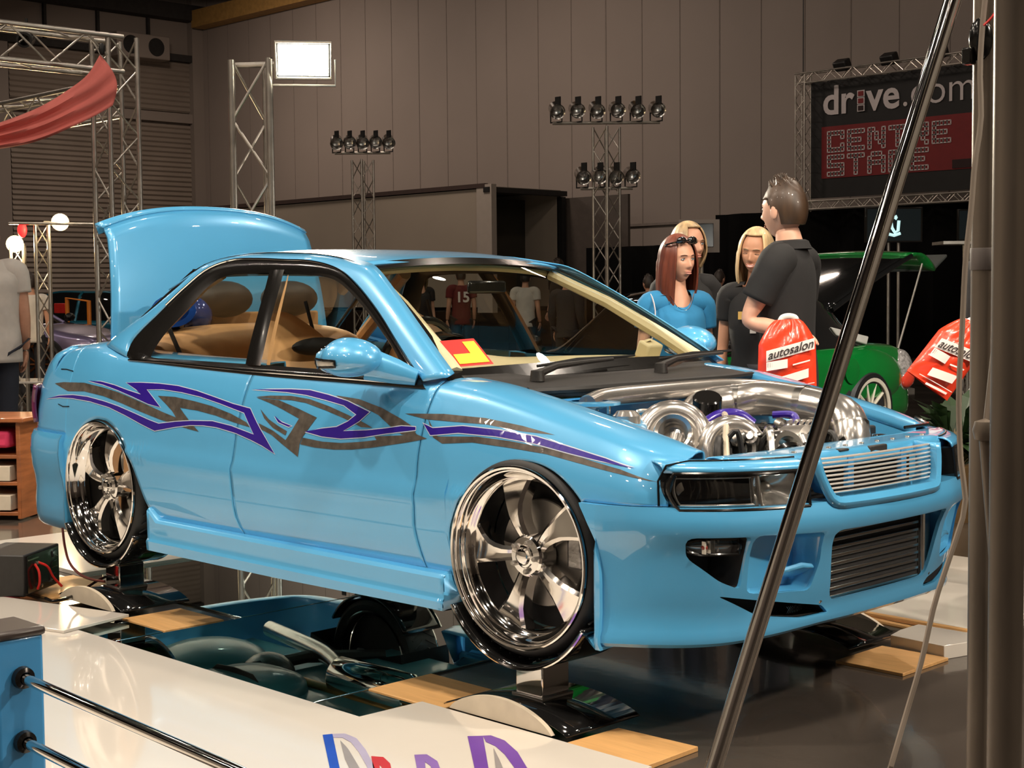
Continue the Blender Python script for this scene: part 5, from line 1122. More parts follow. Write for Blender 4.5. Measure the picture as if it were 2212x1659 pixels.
def add_head(body, hs, sk, hair, M4, fem, smile=0., eye=(.10, .16, .20), shades=False, lash=True, closed=False):
    """face details as parts of the body"""
    def P(name, g, m, **k): g.xf(M4); return mk(name, g, m, body, **k)
    lip = mat('lips', (.56, .22, .17) if fem else (.55, .27, .19), .35, noise=.05); wht = mat('eye white', (.75, .72, .68), .2, noise=.02); iris = mat('iris', eye, .15, noise=.1); brow = mat('brow hair', tuple(c*.5 for c in hair), .8, noise=.2)
    for s in (-1, 1):
        if not closed:
            e = P('eye', G().sph((.0765, s*.030, .0035), (.0085, .0125, .0062), 14, 10), wht); mk('iris', G().sph((.0835, s*.0295, .0035), (.0035, .0050, .0050), 12, 8).xf(M4), iris, e)
        g = G().tube([(.0855-abs(t)*.004-.0, s*(.030+t*.0145), .0085-.003*t*t-(.008 if closed else 0)) for t in np.linspace(-1, 1, 7)], .0016, 5); P('eyelash', g, mat('lash', (.02, .012, .01), .7, noise=.1))
        g = G().tube([(.0945-.006*(t+1)**1.3, s*(.030+t*.018), .0215+.003*(1-t*t)) for t in np.linspace(-1, 1, 7)], [.0012, .0022, .0026, .0026, .0024, .0018, .001], 5); P('eyebrow', g, brow)
        eg = G().sph((-.002, s*.076, -.012), (.017, .007, .030), 14, 10); P('ear', eg, sk)
    lx = -.003 if fem else -.009
    g = G().tube([(.098+lx-.9*abs(t)**2*.012, t*(.021+.004*smile), -.0592+.0015*abs(t)+.005*smile*t*t) for t in np.linspace(-1, 1, 9)], [.0008, .0022, .0028, .0034, .0028, .0034, .0028, .0022, .0008], 6); P('lip', g, lip)
    g = G().tube([(.0985+lx-.9*abs(t)**2*.012, t*(.019+.004*smile), -.0685+.006*smile*t*t+.003*t*t) for t in np.linspace(-1, 1, 9)], [.0008, .0026, .0038, .0042, .0044, .0042, .0038, .0026, .0008], 6); P('lip', g, lip)
    if smile: g = G().tube([(.0975-.012*t*t, t*.017, -.0637+.005*smile*t*t) for t in np.linspace(-1, 1, 7)], .0020, 5); P('teeth', g, wht)
def hair_long(body, M4, m, L, part=0., vol=1., fringe=.45):
    """cap and two hanging curtains; a is the azimuth from the face"""
    g = G(); rows = []; N = 40
    for i, a in enumerate(np.linspace(.0, 2*PI, N)):
        pass
    def pt(a, t):
        ca, sa = math.cos(a), math.sin(a); front = max(0, ca)
        if t < .5:
            ph = t/.5*PI/2; r = math.sin(ph); zz = math.cos(ph)
            w_ = 1+.02*math.sin(a*17)*r
            return (ca*.103*r*w_-.004, sa*.087*vol*r*w_, .124*zz)
        q = (t-.5)/.5; w_ = 1+.035*math.sin(a*17+q*3)+.02*math.sin(a*7)
        rr = 1+.10*math.sin(PI*q)*vol-.22*q*q
        return (ca*.103*rr*w_*(1-.20*q)-.010*q-.004, sa*.090*vol*rr*w_, -L*q+.006*math.sin(a*11)*q)
    A0 = .52
    AA = np.linspace(A0+.25, 2*PI-A0-.25, 56)
    g.grid(np.array([[pt(a, t) for a in AA] for t in np.linspace(.02, 1, 30)]))
    # front sweep of the crown down to the forehead
    FA = np.linspace(-A0-.28, A0+.28, 22)
    g.grid(np.array([[pt(a, t*fringe) for a in FA] for t in np.linspace(.04, .27, 10)]))
    g.xf(M4); return mk('hair', g, m, body, solid=-.008, sharp=60)
def hair_short(body, M4, m):
    def fn(P, Q):
        z = P[:, :, 2]; x = P[:, :, 0]; n = 1+.03*np.sin(P[:, :, 0]*40+P[:, :, 1]*31)*np.clip(z, 0, 1)
        return np.stack([x*.101*n-.004, P[:, :, 1]*.081*n, np.maximum(z*.124*n+np.clip(z-.6, 0, 1)*.02, np.where(x > .3, .045, np.where(x > -.2, .0, -.062)))], -1)
    g = G().sph((0, 0, 0), 1, 40, 30, fn)
    random.seed(5)
    for k in range(70):
        a = random.uniform(0, 2*PI); r = random.uniform(0, .75); p = Vector((r*math.cos(a)*.09, r*math.sin(a)*.07, .124*math.sqrt(1-r*r)+.004)); d = Vector((.6+random.uniform(-.4, .4), random.uniform(-.5, .5), 1.0)).normalized()*.026
        g.tube([tuple(p-d*.3), tuple(p+d)], [.007, .001], 5)
    g.xf(M4); return mk('hair', g, m, body, sharp=60)
def skin_mesh(nodes, edges, sub=2):
    """nodes: list of (point, radius or (rx, ry)); grows one continuous surface"""
    me = bpy.data.meshes.new('grow'); me.from_pydata([n[0] for n in nodes], edges, []); o = bpy.data.objects.new('grow', me); COL.objects.link(o)
    md = o.modifiers.new('skin', 'SKIN'); md.use_smooth_shade = True
    sv = me.skin_vertices[0].data
    for i, n in enumerate(nodes):
        r = n[1]; sv[i].radius = (r, r) if not isinstance(r, tuple) else r; sv[i].use_root = (i == 0)
    md2 = o.modifiers.new('sub', 'SUBSURF'); md2.levels = sub; md2.render_levels = sub
    bpy.context.view_layer.update()
    m = bpy.data.meshes.new_from_object(o.evaluated_get(bpy.context.evaluated_depsgraph_get()))
    g = G(); g.add([tuple(v.co) for v in m.vertices], [tuple(p.vertices) for p in m.polygons])
    bpy.data.objects.remove(o); bpy.data.meshes.remove(me); bpy.data.meshes.remove(m); return g
def chain(nodes, edges, pts, start=None):
    prev = start
    for p in pts:
        nodes.append(p); i = len(nodes)-1
        if prev is not None: edges.append((prev, i))
        prev = i
    return prev
def hand(wr, d, up, side, curl=.5, sc=1.):
    """palm with four bent fingers and a thumb; d along the hand, up out of the back of the hand"""
    d = Vector(d).normalized(); up = Vector(up); up = (up-d*up.dot(d)).normalized(); s = d.cross(up)*side; w = Vector(wr); g = G()
    n = []; e = []
    n.append((tuple(w), (.020*sc, .026*sc))); a = chain(n, e, [(tuple(w+d*.045*sc), (.020*sc, .030*sc)), (tuple(w+d*.080*sc), (.017*sc, .030*sc))], 0)
    g.join(skin_mesh(n, e, 2))
    for k, (L, o_) in enumerate(((.070, .030), (.080, .010), (.074, -.010), (.058, -.029))):
        b = w+d*.078*sc+s*o_*sc; dirs = d.copy(); pts = [(tuple(b-d*.02*sc), .0085*sc)]; p = b
        for j, f in enumerate((.42, .33, .25)):
            ang = curl*(.5+.55*j); dd = (d*math.cos(ang)-up*math.sin(ang)).normalized(); p = p+dd*L*f*sc; pts.append((tuple(p), (.0082-.0011*j)*sc))
        nn, ee = [], []; chain(nn, ee, pts); g.join(skin_mesh(nn, ee, 1))
    tb = w+d*.025*sc+s*.026*sc; nn, ee = [], []
    chain(nn, ee, [(tuple(tb-s*.012*sc), .011*sc), (tuple(tb+(s*.7+d*.6-up*.3)*.034*sc), .0105*sc), (tuple(tb+(s*.75+d*1.1-up*.5*curl-up*.2)*.056*sc), .0085*sc)]); g.join(skin_mesh(nn, ee, 1))
    return g
def person(loc, rz, H, lab, skin_c, hairc, hair_fn, fem=True, head=(0, 0, 0), shirt=None, sleeve=.5, trousers='dark trousers', tcol=(.02, .02, .025), arms=None, legs_cloth=True, neck_low=.0, face=True, smile=0., closed=False, group=None, build=1., collar=False):
    k = H/1.70; r = thing('person', loc, lab, 'person', group, rz=rz); sk = skin(skin_c)
    S = lambda p: tuple(c*k for c in p)
    sw = .104 if fem else .140; hw = .088 if fem else .098
    n, e = [((0, 0, .93*k), (.098*k*build, .130*k*build))], []
    def R(a, b=None): return a*k if b is None else (a*k*build, b*k*build)
    ch = chain(n, e, [(S((.0, 0, 1.06)), R(.088, .108 if fem else .130)), (S((.012, 0, 1.20)), R(.100, .116 if fem else .142)), (S((.0, 0, 1.34)), R(.086, .112 if fem else .138)), (S((-.012, 0, 1.43)), R(.060, .080)), (S((-.005, 0, 1.475)), R(.047 if fem else .056)), (S((.012, 0, 1.55)), R(.045 if fem else .054))], 0)
    chest = 3
    A = {}
    for s, nm in ((1, 'L'), (-1, 'R')):
        sh, el, wr = (arms or {}).get(nm, ((-.01, s*(sw+.040), 1.372), (-.03, s*(sw+.075), 1.10), (.05, s*(sw+.085), .87)))
        sh, el, wr = Vector(S(sh)), Vector(S(el)), Vector(S(wr)); A[nm] = (sh, el, wr)
        a0 = .037 if fem else .048
        chain(n, e, [((0, sh.y*.45, sh.z+.002*k), R(.062 if fem else .074)), (tuple(sh), R(a0+.001)), (tuple(sh*.55+el*.45), R(a0)), (tuple(el), R(a0*.80)), (tuple(el*.6+wr*.4), R(a0*.80)), (tuple(wr), R(.025 if fem else .029))], chest)
        chain(n, e, [(S((.0, s*hw, .84)), R(.076)), (S((.01, s*hw, .66)), R(.074)), (S((.012, s*hw, .48)), R(.055)), (S((-.01, s*hw, .33)), R(.055)), (S((-.02, s*hw, .10)), R(.036)), (S((.03, s*hw, .05)), R(.036)), (S((.14, s*hw, .03)), R(.03))], 0)
    g = skin_mesh(n, e, 2)
    M4 = Matrix.Translation(Vector(S((.018, 0, 1.60)))) @ Matrix.Rotation(head[0], 4, 'Z') @ Matrix.Rotation(head[1], 4, 'Y') @ Matrix.Rotation(head[2], 4, 'X') @ Matrix.Scale(k*(.97 if fem else 1.03), 4)
    g.join(head_mesh(fem, smile).xf(M4))
    for s, nm in ((1, 'L'), (-1, 'R')):
        sh, el, wr = A[nm]; d = (wr-el).normalized(); up = Vector((0, s, 0)) if abs(d.z) > .5 else Vector((0, 0, 1))
        g.join(hand(wr, d, up, -1 if nm == 'L' else 1, .55, k*(.92 if fem else 1.02)))
    body = mk('body', g, sk, r, sharp=0)
    body.data.polygons.foreach_set('use_smooth', [True]*len(body.data.polygons))
    if face: add_head(body, None, sk, hairc, M4, fem, smile, closed=closed)
    hm = mat('hair strands', hairc, .45, 0, .1, noise=.45, nscale=30, stretch=(1, 1, .12)); hair_fn(body, M4, hm)
    # shirt: torso and sleeves a little outside the body
    ry_ = (lambda f_, m_: f_ if fem else m_); rows = []
    SEC = [(.80, .0, .124, ry_(.152, .160)), (.92, .0, .122, ry_(.148, .158)), (1.06, .0, .108, ry_(.126, .150)), (1.20, .016, .124 if fem else .126, ry_(.136, .166)), (1.31, .004, .112, ry_(.142, .176)), (1.37, -.006, .092, ry_(.132, .164)), (1.41, -.010, .074, ry_(.105, .128)), (1.44, -.010, .062, ry_(.078, .086))]
    for (z, cx, rx, ry) in SEC:
        rows.append([((cx+rx*math.cos(t))*k*(1 if z > 1.35 else build), ry*math.sin(t)*k*build, z*k) for t in np.linspace(0, 2*PI, 41)[:-1]])
    T_ = np.array(rows); T_ = np.stack([spl(T_[:, j], 26) for j in range(40)], 1)
    if neck_low:
        ca = np.maximum(0, np.cos(np.linspace(0, 2*PI, 41)[:-1]))**1.5; f_ = np.clip((T_[:, :, 2]/k-1.30)/.14, 0, 1)
        T_[:, :, 2] -= f_*ca[None, :]*neck_low*k*1.6; T_[:, :, 0] += f_*ca[None, :]*.030*k
    sg_ = G().grid(T_, cu=True)
    for s, nm in ((1, 'L'), (-1, 'R')):
        sh, el, wr = A[nm]; a0 = .037 if fem else .048; inn = Vector((0, sh.y*.35, sh.z+.012*k))
        if sleeve <= 1: q = sh.lerp(el, sleeve); pth = [inn, sh+Vector((0, -sh.y*.06, .004*k)), sh.lerp(q, .35), sh.lerp(q, .7), q]; rr = [.062, a0+.026, a0+.024, a0+.020, a0+.017]
        else: pth = [inn, sh+Vector((0, -sh.y*.06, .004*k)), sh.lerp(el, .5), el, wr.lerp(el, .5), wr.lerp(el, .1)]; rr = [.062, a0+.026, a0+.018, a0+.010, .046, .038]
        P_ = spl([tuple(p) for p in pth], 18); R_ = np.interp(np.linspace(0, 1, 18), np.linspace(0, 1, len(rr)), rr)*k
        sg_.tube(P_, R_, 18, cap=False)
    so = mk('shirt', sg_, fab(*shirt), body, sharp=0, solid=-.002); so.data.polygons.foreach_set('use_smooth', [True]*len(so.data.polygons))
    if collar:
        g = G().lathe([(.062*k, .0), (.066*k, .035*k), (.080*k, .028*k), (.094*k, -.006*k)], S((-.008, 0, 1.435)), (.06, 0, 1), 24); mk('collar', g, fab(*shirt), so)
    n, e = [((0, 0, .97*k), (.112*k*build, .142*k*build))], []
    for s in (1, -1): chain(n, e, [(S((.0, s*hw, .84)), R(.090)), (S((.01, s*hw, .66)), R(.084)), (S((.012, s*hw, .48)), R(.070)), (S((-.01, s*hw, .30)), R(.068)), (S((-.015, s*hw, .07)), R(.064))], 0)
    po = mk('trousers', skin_mesh(n, e, 2), fab(trousers, tcol), body, sharp=0); po.data.polygons.foreach_set('use_smooth', [True]*len(po.data.polygons))
    for s in (1, -1): mk('shoe', G().sph(S((.055, s*hw, .04)), (.13*k, .048*k, .045*k), 16, 10, lambda P, Q: np.stack([Q[:, :, 0], Q[:, :, 1], np.maximum(Q[:, :, 2], -.04*k)], -1)), fab('dark shoe leather', (.02, .015, .012), .5), body)
    return r, body, so, A, M4, k
def face_to(p, px=None, a=0):            # heading so that the body's +x looks at the camera, turned by a
    d = CAM-np.asarray(p); return math.atan2(d[1], d[0])+a
def ground(px, D):
    q = at(px, 640, D); return (q[0], q[1], .0245 if -1.5 < q[0] < 3.1 and .95 < q[1] < 2.75 else 0)
# redhead in a blue top with sunglasses on her head
p = ground(1462, 6.75)
hl = lambda L, v=1., f=.9: (lambda b, M4, m: hair_long(b, M4, m, L, 0, v, f))
r1, b1, s1, A1_, M1, k1 = person(p, face_to(p, a=.35), 1.53, 'woman in a bright blue top with long auburn hair and sunglasses on her head', 'fair', (.13, .028, .012), hl(.30), True, (.32, .06, .04), ('blue jersey top', (.02, .20, .42)), .42, neck_low=.05, trousers='dark jeans', tcol=(.02, .025, .04))
g = G().tube([(.02+.075*math.cos(t)*1.0, .088*math.sin(t), .078+.02*math.cos(t)) for t in np.linspace(-1.9, 1.9, 21)], .0045, 6)
for s in (-1, 1): g.sph((.072, s*.034, .099), (.012, .030, .020), 14, 8)
g.xf(M1); mk('sunglasses', g, M['blackgloss'], b1)
mk('bag_strap', G().tube(spl([(-.11*k1, -.13*k1, 1.12*k1), (-.075*k1, -.135*k1, 1.36*k1), (.02*k1, -.145*k1, 1.425*k1), (.09*k1, -.145*k1, 1.34*k1), (.09*k1, -.165*k1, 1.20*k1), (.02*k1, -.21*k1, 1.08*k1)], 24), .007, 6, sx=.4), mat('pale strap', (.62, .58, .62), .6, noise=.05), s1)
mk('necklace', G().tube(spl([(.055*k1, -.07*k1, 1.44*k1), (.105*k1, -.03*k1, 1.36*k1), (.108*k1, .02*k1, 1.352*k1), (.065*k1, .07*k1, 1.44*k1)], 16), .0016, 5), M['chrome'], b1)
# blonde behind her
p = ground(1484, 7.7); person(p, face_to(p, a=.45), 1.63, 'fair haired woman in black half hidden behind the woman in blue', 'fair', (.46, .32, .17), hl(.12), True, (.25, 0, 0), ('black cardigan', (.012, .012, .013)), 2.)
# smiling blonde
p = ground(1634, 7.15)
r3_, b3, s3, A3, M3, k3 = person(p, face_to(p, a=-.12), 1.575, 'smiling blonde woman in a black T-shirt with a yellow chest print', 'tan', (.60, .43, .23), hl(.25), True, (-.20, .16, -.10), ('black T-shirt', (.010, .010, .011)), .45, neck_low=.02, smile=1., closed=True)
mk('chest_print', G().box((.140*k3, .0, 1.275*k3), (.012, .15*k3, .040*k3), Matrix.Rotation(-.05, 3, 'Y')), mat('yellow print', (.72, .46, .12), .6, noise=.1), s3)
mk('chest_print', G().box((.141*k3, .02, 1.235*k3), (.012, .12*k3, .022*k3)).box((.141*k3, .0, 1.205*k3), (.012, .03*k3, .04*k3)), mat('white print', (.65, .62, .58), .6, noise=.1), s3)
# man with the carrier bag, back to the camera and turned to the left, left hand behind his back
p = ground(1702, 6.55)
hv = DX*.50-RX*.87; man_face = math.atan2(hv[1], hv[0])
armsM = {'L': ((-.01, .175, 1.375), (.11, .205, 1.13), (-.05, .185, 1.10)), 'R': ((-.01, -.175, 1.375), (.02, -.225, 1.12), (.10, -.20, .88))}
rm_, bm_, sm_, AM, MM, km = person(p, man_face, 1.75, 'man in a black polo shirt seen from behind, holding a red carrier bag', 'pale', (.045, .024, .012), hair_short, False, (-.25, .0, 0), ('black polo cotton', (.011, .011, .012)), .62, arms=armsM, face=True, collar=True)
bpy.context.view_layer.update()
mk('ring', G().lathe([(.009, -.003), (.0105, 0), (.009, .003)], (-.12*km, .172*km, 1.09*km), (1, .6, 0), 14), M['chrome'], bm_)
# carrier bags
bagm = mat('red orange carrier plastic', (.82, .055, .02), .25, 0, .4, noise=.08, nscale=6, bump=.25, bscale=18); bagw = mat('white bag print', (.80, .74, .70), .35, noise=.03); bagk = mat('black bag print', (.03, .02, .02), .4, noise=.1)
def carrier(D, O, ex, ey, name_at, lab, wd, ht):
    """O top centre in the view, ex/ey unit directions across and down the bag (view right / view up components)"""
    o = at(*O, D); X = ex[0]*RX+ex[1]*UX; Y = ey[0]*RX+ey[1]*UX
    r = thing('carrier_bag', tuple(o), lab, 'bag'); N = -DX
    def pt(u, v, n): return tuple(X*u*wd+Y*v*ht+N*n)
    rows = [[], []]
    g = G()
    for sgn in (1, -1):
        P = []
        for j in range(25):
            v = j/24; row = []
            for i in range(25):
                u = -.5+i/24; w_ = .42+.58*min(1, v/.32)**.7 if v < .32 else 1+.06*(v-.32)
                b = math.sin(PI*(i/24))**.6*(.018+.03*math.sin(PI*min(1, v*1.05))**.8); wr = .005*math.sin(u*31+v*9)*(1-v)+.004*math.sin(v*23+u*12)
                row.append(pt(u*w_, v, sgn*(b+.002)+wr*math.sin(PI*i/24)))
            P.append(row)
        g.grid(np.array(P))
    b = mk('bag_body', g, bagm, r, sharp=0); b.data.polygons.foreach_set('use_smooth', [True]*len(b.data.polygons))
    mk('bag_handle', G().tube(spl([pt(-.12, .02, .0), pt(-.08, -.03, .0), pt(.03, -.045, .0), pt(.14, -.02, 0), pt(.17, .03, 0)], 16), .012, 8, sx=.4), bagw, b)
    def surf(u, v): return .018+.03*math.sin(PI*min(1, v*1.05))**.8*1.0+.008
    def strip(u0, u1, v0, v1, m, nm, n=10, tilt=0): 
        G_ = G().grid(np.array([[pt(u0+(u1-u0)*i/n, v0+(v1-v0)*j/2+tilt*(i/n-.5), surf(0, v0)+.003-.02*abs(2*(i/n-.5)*max(abs(u0), abs(u1)))**2*1.5) for i in range(n+1)] for j in range(3)])); return mk(nm, G_, m, b, sharp=0)
    def word(t, u0, u1, v, h, tilt, m):
        c = bpy.data.curves.new('w', 'FONT'); c.body = t; c.size = 1; c.offset = .012; c.shear = .25; ob = bpy.data.objects.new('tmp', c); COL.objects.link(ob); bpy.context.view_layer.update()
        me = bpy.data.meshes.new_from_object(ob.evaluated_get(bpy.context.evaluated_depsgraph_get())); bpy.data.objects.remove(ob); bpy.data.curves.remove(c)
        W_ = max(q.co.x for q in me.vertices); g_ = G().add([pt(u0+(u1-u0)*q.co.x/W_, v-h*q.co.y+tilt*(q.co.x/W_-.5), surf(0, v)+.0065-.02*abs(2*(u0+(u1-u0)*q.co.x/W_))**2*.4) for q in me.vertices], [tuple(f.vertices) for f in me.polygons]); bpy.data.meshes.remove(me)
        return mk('bag_lettering', g_, m, b, sharp=0)
    strip(-.40, .44, .35, .50, bagw, 'print_panel', tilt=-.14); word('autosalon', -.38, .42, .475, .17, -.14, bagk)
    strip(-.40, -.03, .56, .68, bagw, 'label_panel', tilt=-.03)
    for k in range(7): strip(-.38+.035*k, -.365+.035*k, .585, .645, mat('grey bag print', (.45, .36, .33), .5, noise=.05) if k == 0 else bpy.data.materials['grey bag print'], 'label_bar', 2)
    strip(.06, .36, .595, .615, bagw, 'print_line', tilt=-.05)
    strip(-.18, .34, .74, .86, bagw, 'print_panel', tilt=-.10); word('autosalon', -.16, .32, .83, .13, -.10, bagk)
    strip(-.30, .46, .915, .925, bagw, 'print_line', tilt=-.06); strip(-.08, .40, .955, .985, bagw, 'print_line', tilt=-.05)
    return r
carrier(6.20, (1700, 690), (1, .06), (.0, -1), None, 'red carrier bag hanging from the hand of the man in the black polo', .235, .30)
carrier(6.25, (2102, 700), (.80, -.60), (-.60, -.80), None, 'red carrier bag swung at an angle beside the scaffold', .20, .32)
p = ground(2212, 6.4); person(p, face_to(p, a=0), 1.70, 'person hidden behind the scaffold, holding the tilted red carrier bag', 'fair', (.03, .02, .015), hair_short, False, (0, 0, 0), ('dark jacket', (.015, .014, .015)), 2., arms={'L': ((-.01, .17, 1.375), (.0, .21, 1.12), (.05, .2, .88)), 'R': ((-.01, -.17, 1.375), (.03, -.195, 1.13), (.16, -.165, 1.16))})
# people further back, seen past and through the car
def bystander(px, D, a, H, lab, shirt, fem=False, hair=(.03, .02, .015), hf=None, sl=.5, tr=('dark trousers', (.02, .02, .025)), **k):
    q = ground(px, D); return person(q, face_to(q, a=a), H, lab, 'fair', hair, hf or (hl(.2) if fem else hair_short), fem, (0, 0, 0), shirt, sl, trousers=tr[0], tcol=tr[1], **k)
wsh = ('white cotton', (.62, .58, .54))
bystander(1135, 24, PI-.2, 1.66, 'man in a white T-shirt seen from behind through the windscreen', wsh)
rj = bystander(996, 25, PI+.2, 1.72, 'person in a dark red numbered jersey seen from behind through the windscreen', ('dark red jersey', (.13, .010, .012)))
kj = rj[5]; t_, _ = text('15', 0, 0, .24, bagw, .006); t_.data.transform(Matrix.Rotation(-PI/2, 4, 'Z') @ Matrix.Translation((-.12, -.185*kj, 1.17*kj))); t_.parent = rj[2]; t_.name = 'jersey_number'
bystander(910, 22, .2, 1.68, 'woman in a low cut black top at the left of the windscreen', ('black top', (.012, .012, .013)), True, (.16, .11, .05), neck_low=.06)
bystander(1225, 19, PI-.5, 1.60, 'man in a dark jacket in the right half of the windscreen', ('charcoal jacket', (.025, .025, .028)), sl=2.)
bystander(1208, 27, -.9, 1.90, 'dark haired man whose head shows above the car roof', ('black top', (.012, .012, .013)))
bystander(1402, 20, PI+.5, 1.52, 'person in a pale shirt behind the woman in blue', ('pale grey shirt', (.40, .37, .35)))
bystander(1553, 22, PI-.6, 1.60, 'person in a pinkish shirt in the dark between the two blondes', ('dull pink shirt', (.26, .17, .13)))
bystander(-26, 10.4, PI+.1, 1.86, 'person in a loose white shirt and dark jeans cut off by the left edge', wsh, tr=('dark jeans', (.015, .02, .03)), build=1.25)
bystander(66, 19.0, PI, 1.60, 'person in a white T-shirt in front of the lamp stands', wsh)
# ================================================================ other show cars
def other_car(loc, rz, lab, pm, wm, L=4.3, H=1.28, lowm=None, roofm=None):
    r = thing('parked_car', loc, lab, 'car', rz=rz)
    fx = L/2; ST = [-fx, -fx+.12, -fx+.5, -1.2, -.4, .4, .9, 1.3, fx-.5, fx-.15, fx]
    W_ = [.70, .80, .86, .88, .88, .88, .88, .87, .84, .76, .60]; BZ = [.55, .80, .86, .86, .85, .84, .83, .80, .72, .64, .48]
    rows = []
    for x, w_, b in zip(ST, W_, BZ):
        rows.append([(x, -w_*.9, .20), (x, -w_, .27), (x, -w_*1.0, .50), (x, -w_*.98, b-.10), (x, -w_*.93, b-.02), (x, -w_*.75, b+.01), (x, 0, b+.03), (x, w_*.75, b+.01), (x, w_*.93, b-.02), (x, w_*.98, b-.10), (x, w_, .50), (x, w_, .27), (x, w_*.9, .20)])
    A = np.array([spl(q, 49) for q in rows]); A = np.stack([spl(A[:, j], 60) for j in range(49)], 1)
    g = G().grid(A); g.add(A[0], [tuple(range(49))]).add(A[-1], [tuple(range(49))])
    body = mk('body_shell', g, pm, r, sharp=50)
    if lowm: 
        for s in (-1, 1): mk('lower_panel', G().box((0, s*.885, .30), (2.0, .03, .16)), lowm, body, bevel=.01)
    gx_ = [-1.75, -1.05, -.2, .25, 1.15]; gt = [.84, H-.03, H, H-.03, .82]
    rows = [[(x, -.80+.0*x, .82), (x*.98, -.70, .82+(z-.82)*.5), (x*.96, -.56, z-.02), (x*.96, 0, z+.015), (x*.96, .56, z-.02), (x*.98, .70, .82+(z-.82)*.5), (x, .80, .82)] for x, z in zip(gx_, gt)]
    A = np.array([spl(q, 31) for q in rows]); A = np.stack([spl(A[:, j], 30) for j in range(31)], 1)
    mk('window_glass', G().grid(A), M['blackgloss'], r, sharp=50)
    A2 = A[8:22, 8:23]+np.array([0, 0, .008]); mk('roof', G().grid(A2), roofm or pm, r, solid=.01)
    for s in (-1, 1):
        for i, j in ((1, 8),): mk('roof_rail', G().tube(A[1:29, 8 if s < 0 else 22], .022, 8), roofm or pm, r)
        mk('door_pillar', G().tube(A[14, (0, 3, 6, 8)] if s < 0 else A[14, (30, 27, 24, 22)], .03, 6), pm, r)
        mk('door_gap', G().tube([(.95, s*.886, .30), (.98, s*.89, .5), (.95, s*.87, .74)], .006, 4).tube([(-.45, s*.886, .30), (-.45, s*.89, .5), (-.42, s*.875, .76)], .006, 4), M['trim'], body)
        m = mk('wing_mirror', G().sph((.80, s*.98, .92), (.07, .10, .06), 16, 10), M['trim'], r); mk('mirror_arm', G().cyl((.80, s*.85, .86), (.80, s*.95, .90), .025, 8), M['trim'], m)
        for x in (-1.28, 1.28):
            mk('wheel_arch', G().lathe([(0, s*.895), (.355, s*.895), (.37, s*.885), (.37, s*.6)], (x, 0, .33), (0, 1, 0), 36), M['dark'], r)
            wl_ = mk('wheel', G().lathe([(.22, s*.92), (.30, s*.925), (.325, s*.90), (.325, s*.72)], (x, 0, .33), (0, 1, 0), 36), M['rubber'], r)
            mk('rim', G().lathe([(.255, s*.925), (.265, s*.935), (.235, s*.93), (.225, s*.88), (.22, s*.84)], (x, 0, .33), (0, 1, 0), 36), wm, wl_)
            for k in range(10):
                a = 2*PI*k/10; mk('spoke', G().cyl((x+.05*math.cos(a), s*.90, .33+.05*math.sin(a)), (x+.235*math.cos(a), s*.905, .33+.235*math.sin(a)), .016, 6), wm, wl_)
            mk('hub', G().lathe([(0, s*.925), (.05, s*.92), (.06, s*.89)], (x, 0, .33), (0, 1, 0), 16), wm, wl_)
        mk('headlight', G().sph((fx-.22, s*.60, .60), (.14, .16, .07), 16, 10), M['lens'], r)
    return r
gm = mat('candy green paint', (.004, .20, .03), .22, .3, 1.0, noise=.06)
gc = other_car((-1.93, 5.52, 0), -PI/2, 'candy green sports car with raised tailgate and clear tail lamp, behind the man in black', gm, mat('white rim', (.75, .68, .55), .3, .2, noise=.05), roofm=M['blackgloss'], H=1.30)
mk('quarter_bulge', G().sph((-1.30, .80, .58), (.62, .12, .26), 28, 14), gm, gc)
mk('tailgate', G().grid(np.array([[(-1.15-1.15*v, u*(.60+.06*v), 1.16+.52*v-.06*v*v+.03*(1-u*u)) for u in np.linspace(-1, 1, 13)] for v in np.linspace(0, 1, 10)])), M['blackgloss'], gc, solid=.02)
for s in (-1, 1): mk('tailgate_side', G().tube([(-1.15-1.15*v, s*(.61+.06*v), 1.155+.52*v-.06*v*v) for v in np.linspace(0, 1, 8)], .022, 8), M['blackgloss'], gc)
tg = mk('tailgate_end', G().grid(np.array([[(-2.27-.42*v, u*(.67+.02*v), 1.62+.07*math.sin(v*2.2)-.17*v*v+.03*(1-u*u)) for u in np.linspace(-1, 1, 13)] for v in np.linspace(0, 1, 8)])), gm, gc, solid=.03)
mk('tail_wing', G().box((-2.80, 0, 1.56), (.28, 1.34, .03), Matrix.Rotation(.5, 3, 'Y')), mat('smoked perspex', (.06, .065, .06), .3, noise=.1), gc, bevel=.01)
for s in (-1, 1):
    mk('gate_strut', G().cyl((-2.12, s*.62, .70), (-2.5, s*.66, 1.55), .010, 8), M['truss'], gc)
    tl = mk('tail_lamp', G().sph((-1.93, s*.78, .62), (.17, .09, .19), 20, 14), mat('clear tail lamp', (.60, .55, .52), .15, .5, 1, noise=.5, nscale=40), gc)
    mk('lamp_red', G().sph((-1.95, s*.83, .56), (.11, .06, .09), 14, 10), mat('red lamp glass', (.75, .06, .03), .15, 0, 1, noise=.15), tl)
    mk('fuel_flap', G().lathe([(.10, 0), (.105, .006), (.09, .008), (0, .008)], (-1.0, s*.905, .66), (0, s, 0), 24), gm, gc)
    mk('hatch_hinge', G().prism([(-.95, s*.70, 1.02), (-1.45, s*.74, .93), (-1.42, s*.74, .86), (-1.0, s*.72, .95)], (0, s*.04, 0)), mat('pale perspex', (.42, .40, .36), .3, noise=.1), gc, bevel=.01)
area('green car fill', (.9, 6.4, 1.9), (-1.0, 6.9, .5), .3, 55, (1, .95, .85))  # added unseen lamp, put here only to brighten the green car
mar = mat('dark maroon', (.035, .010, .012), .3, 0, .6, noise=.1)
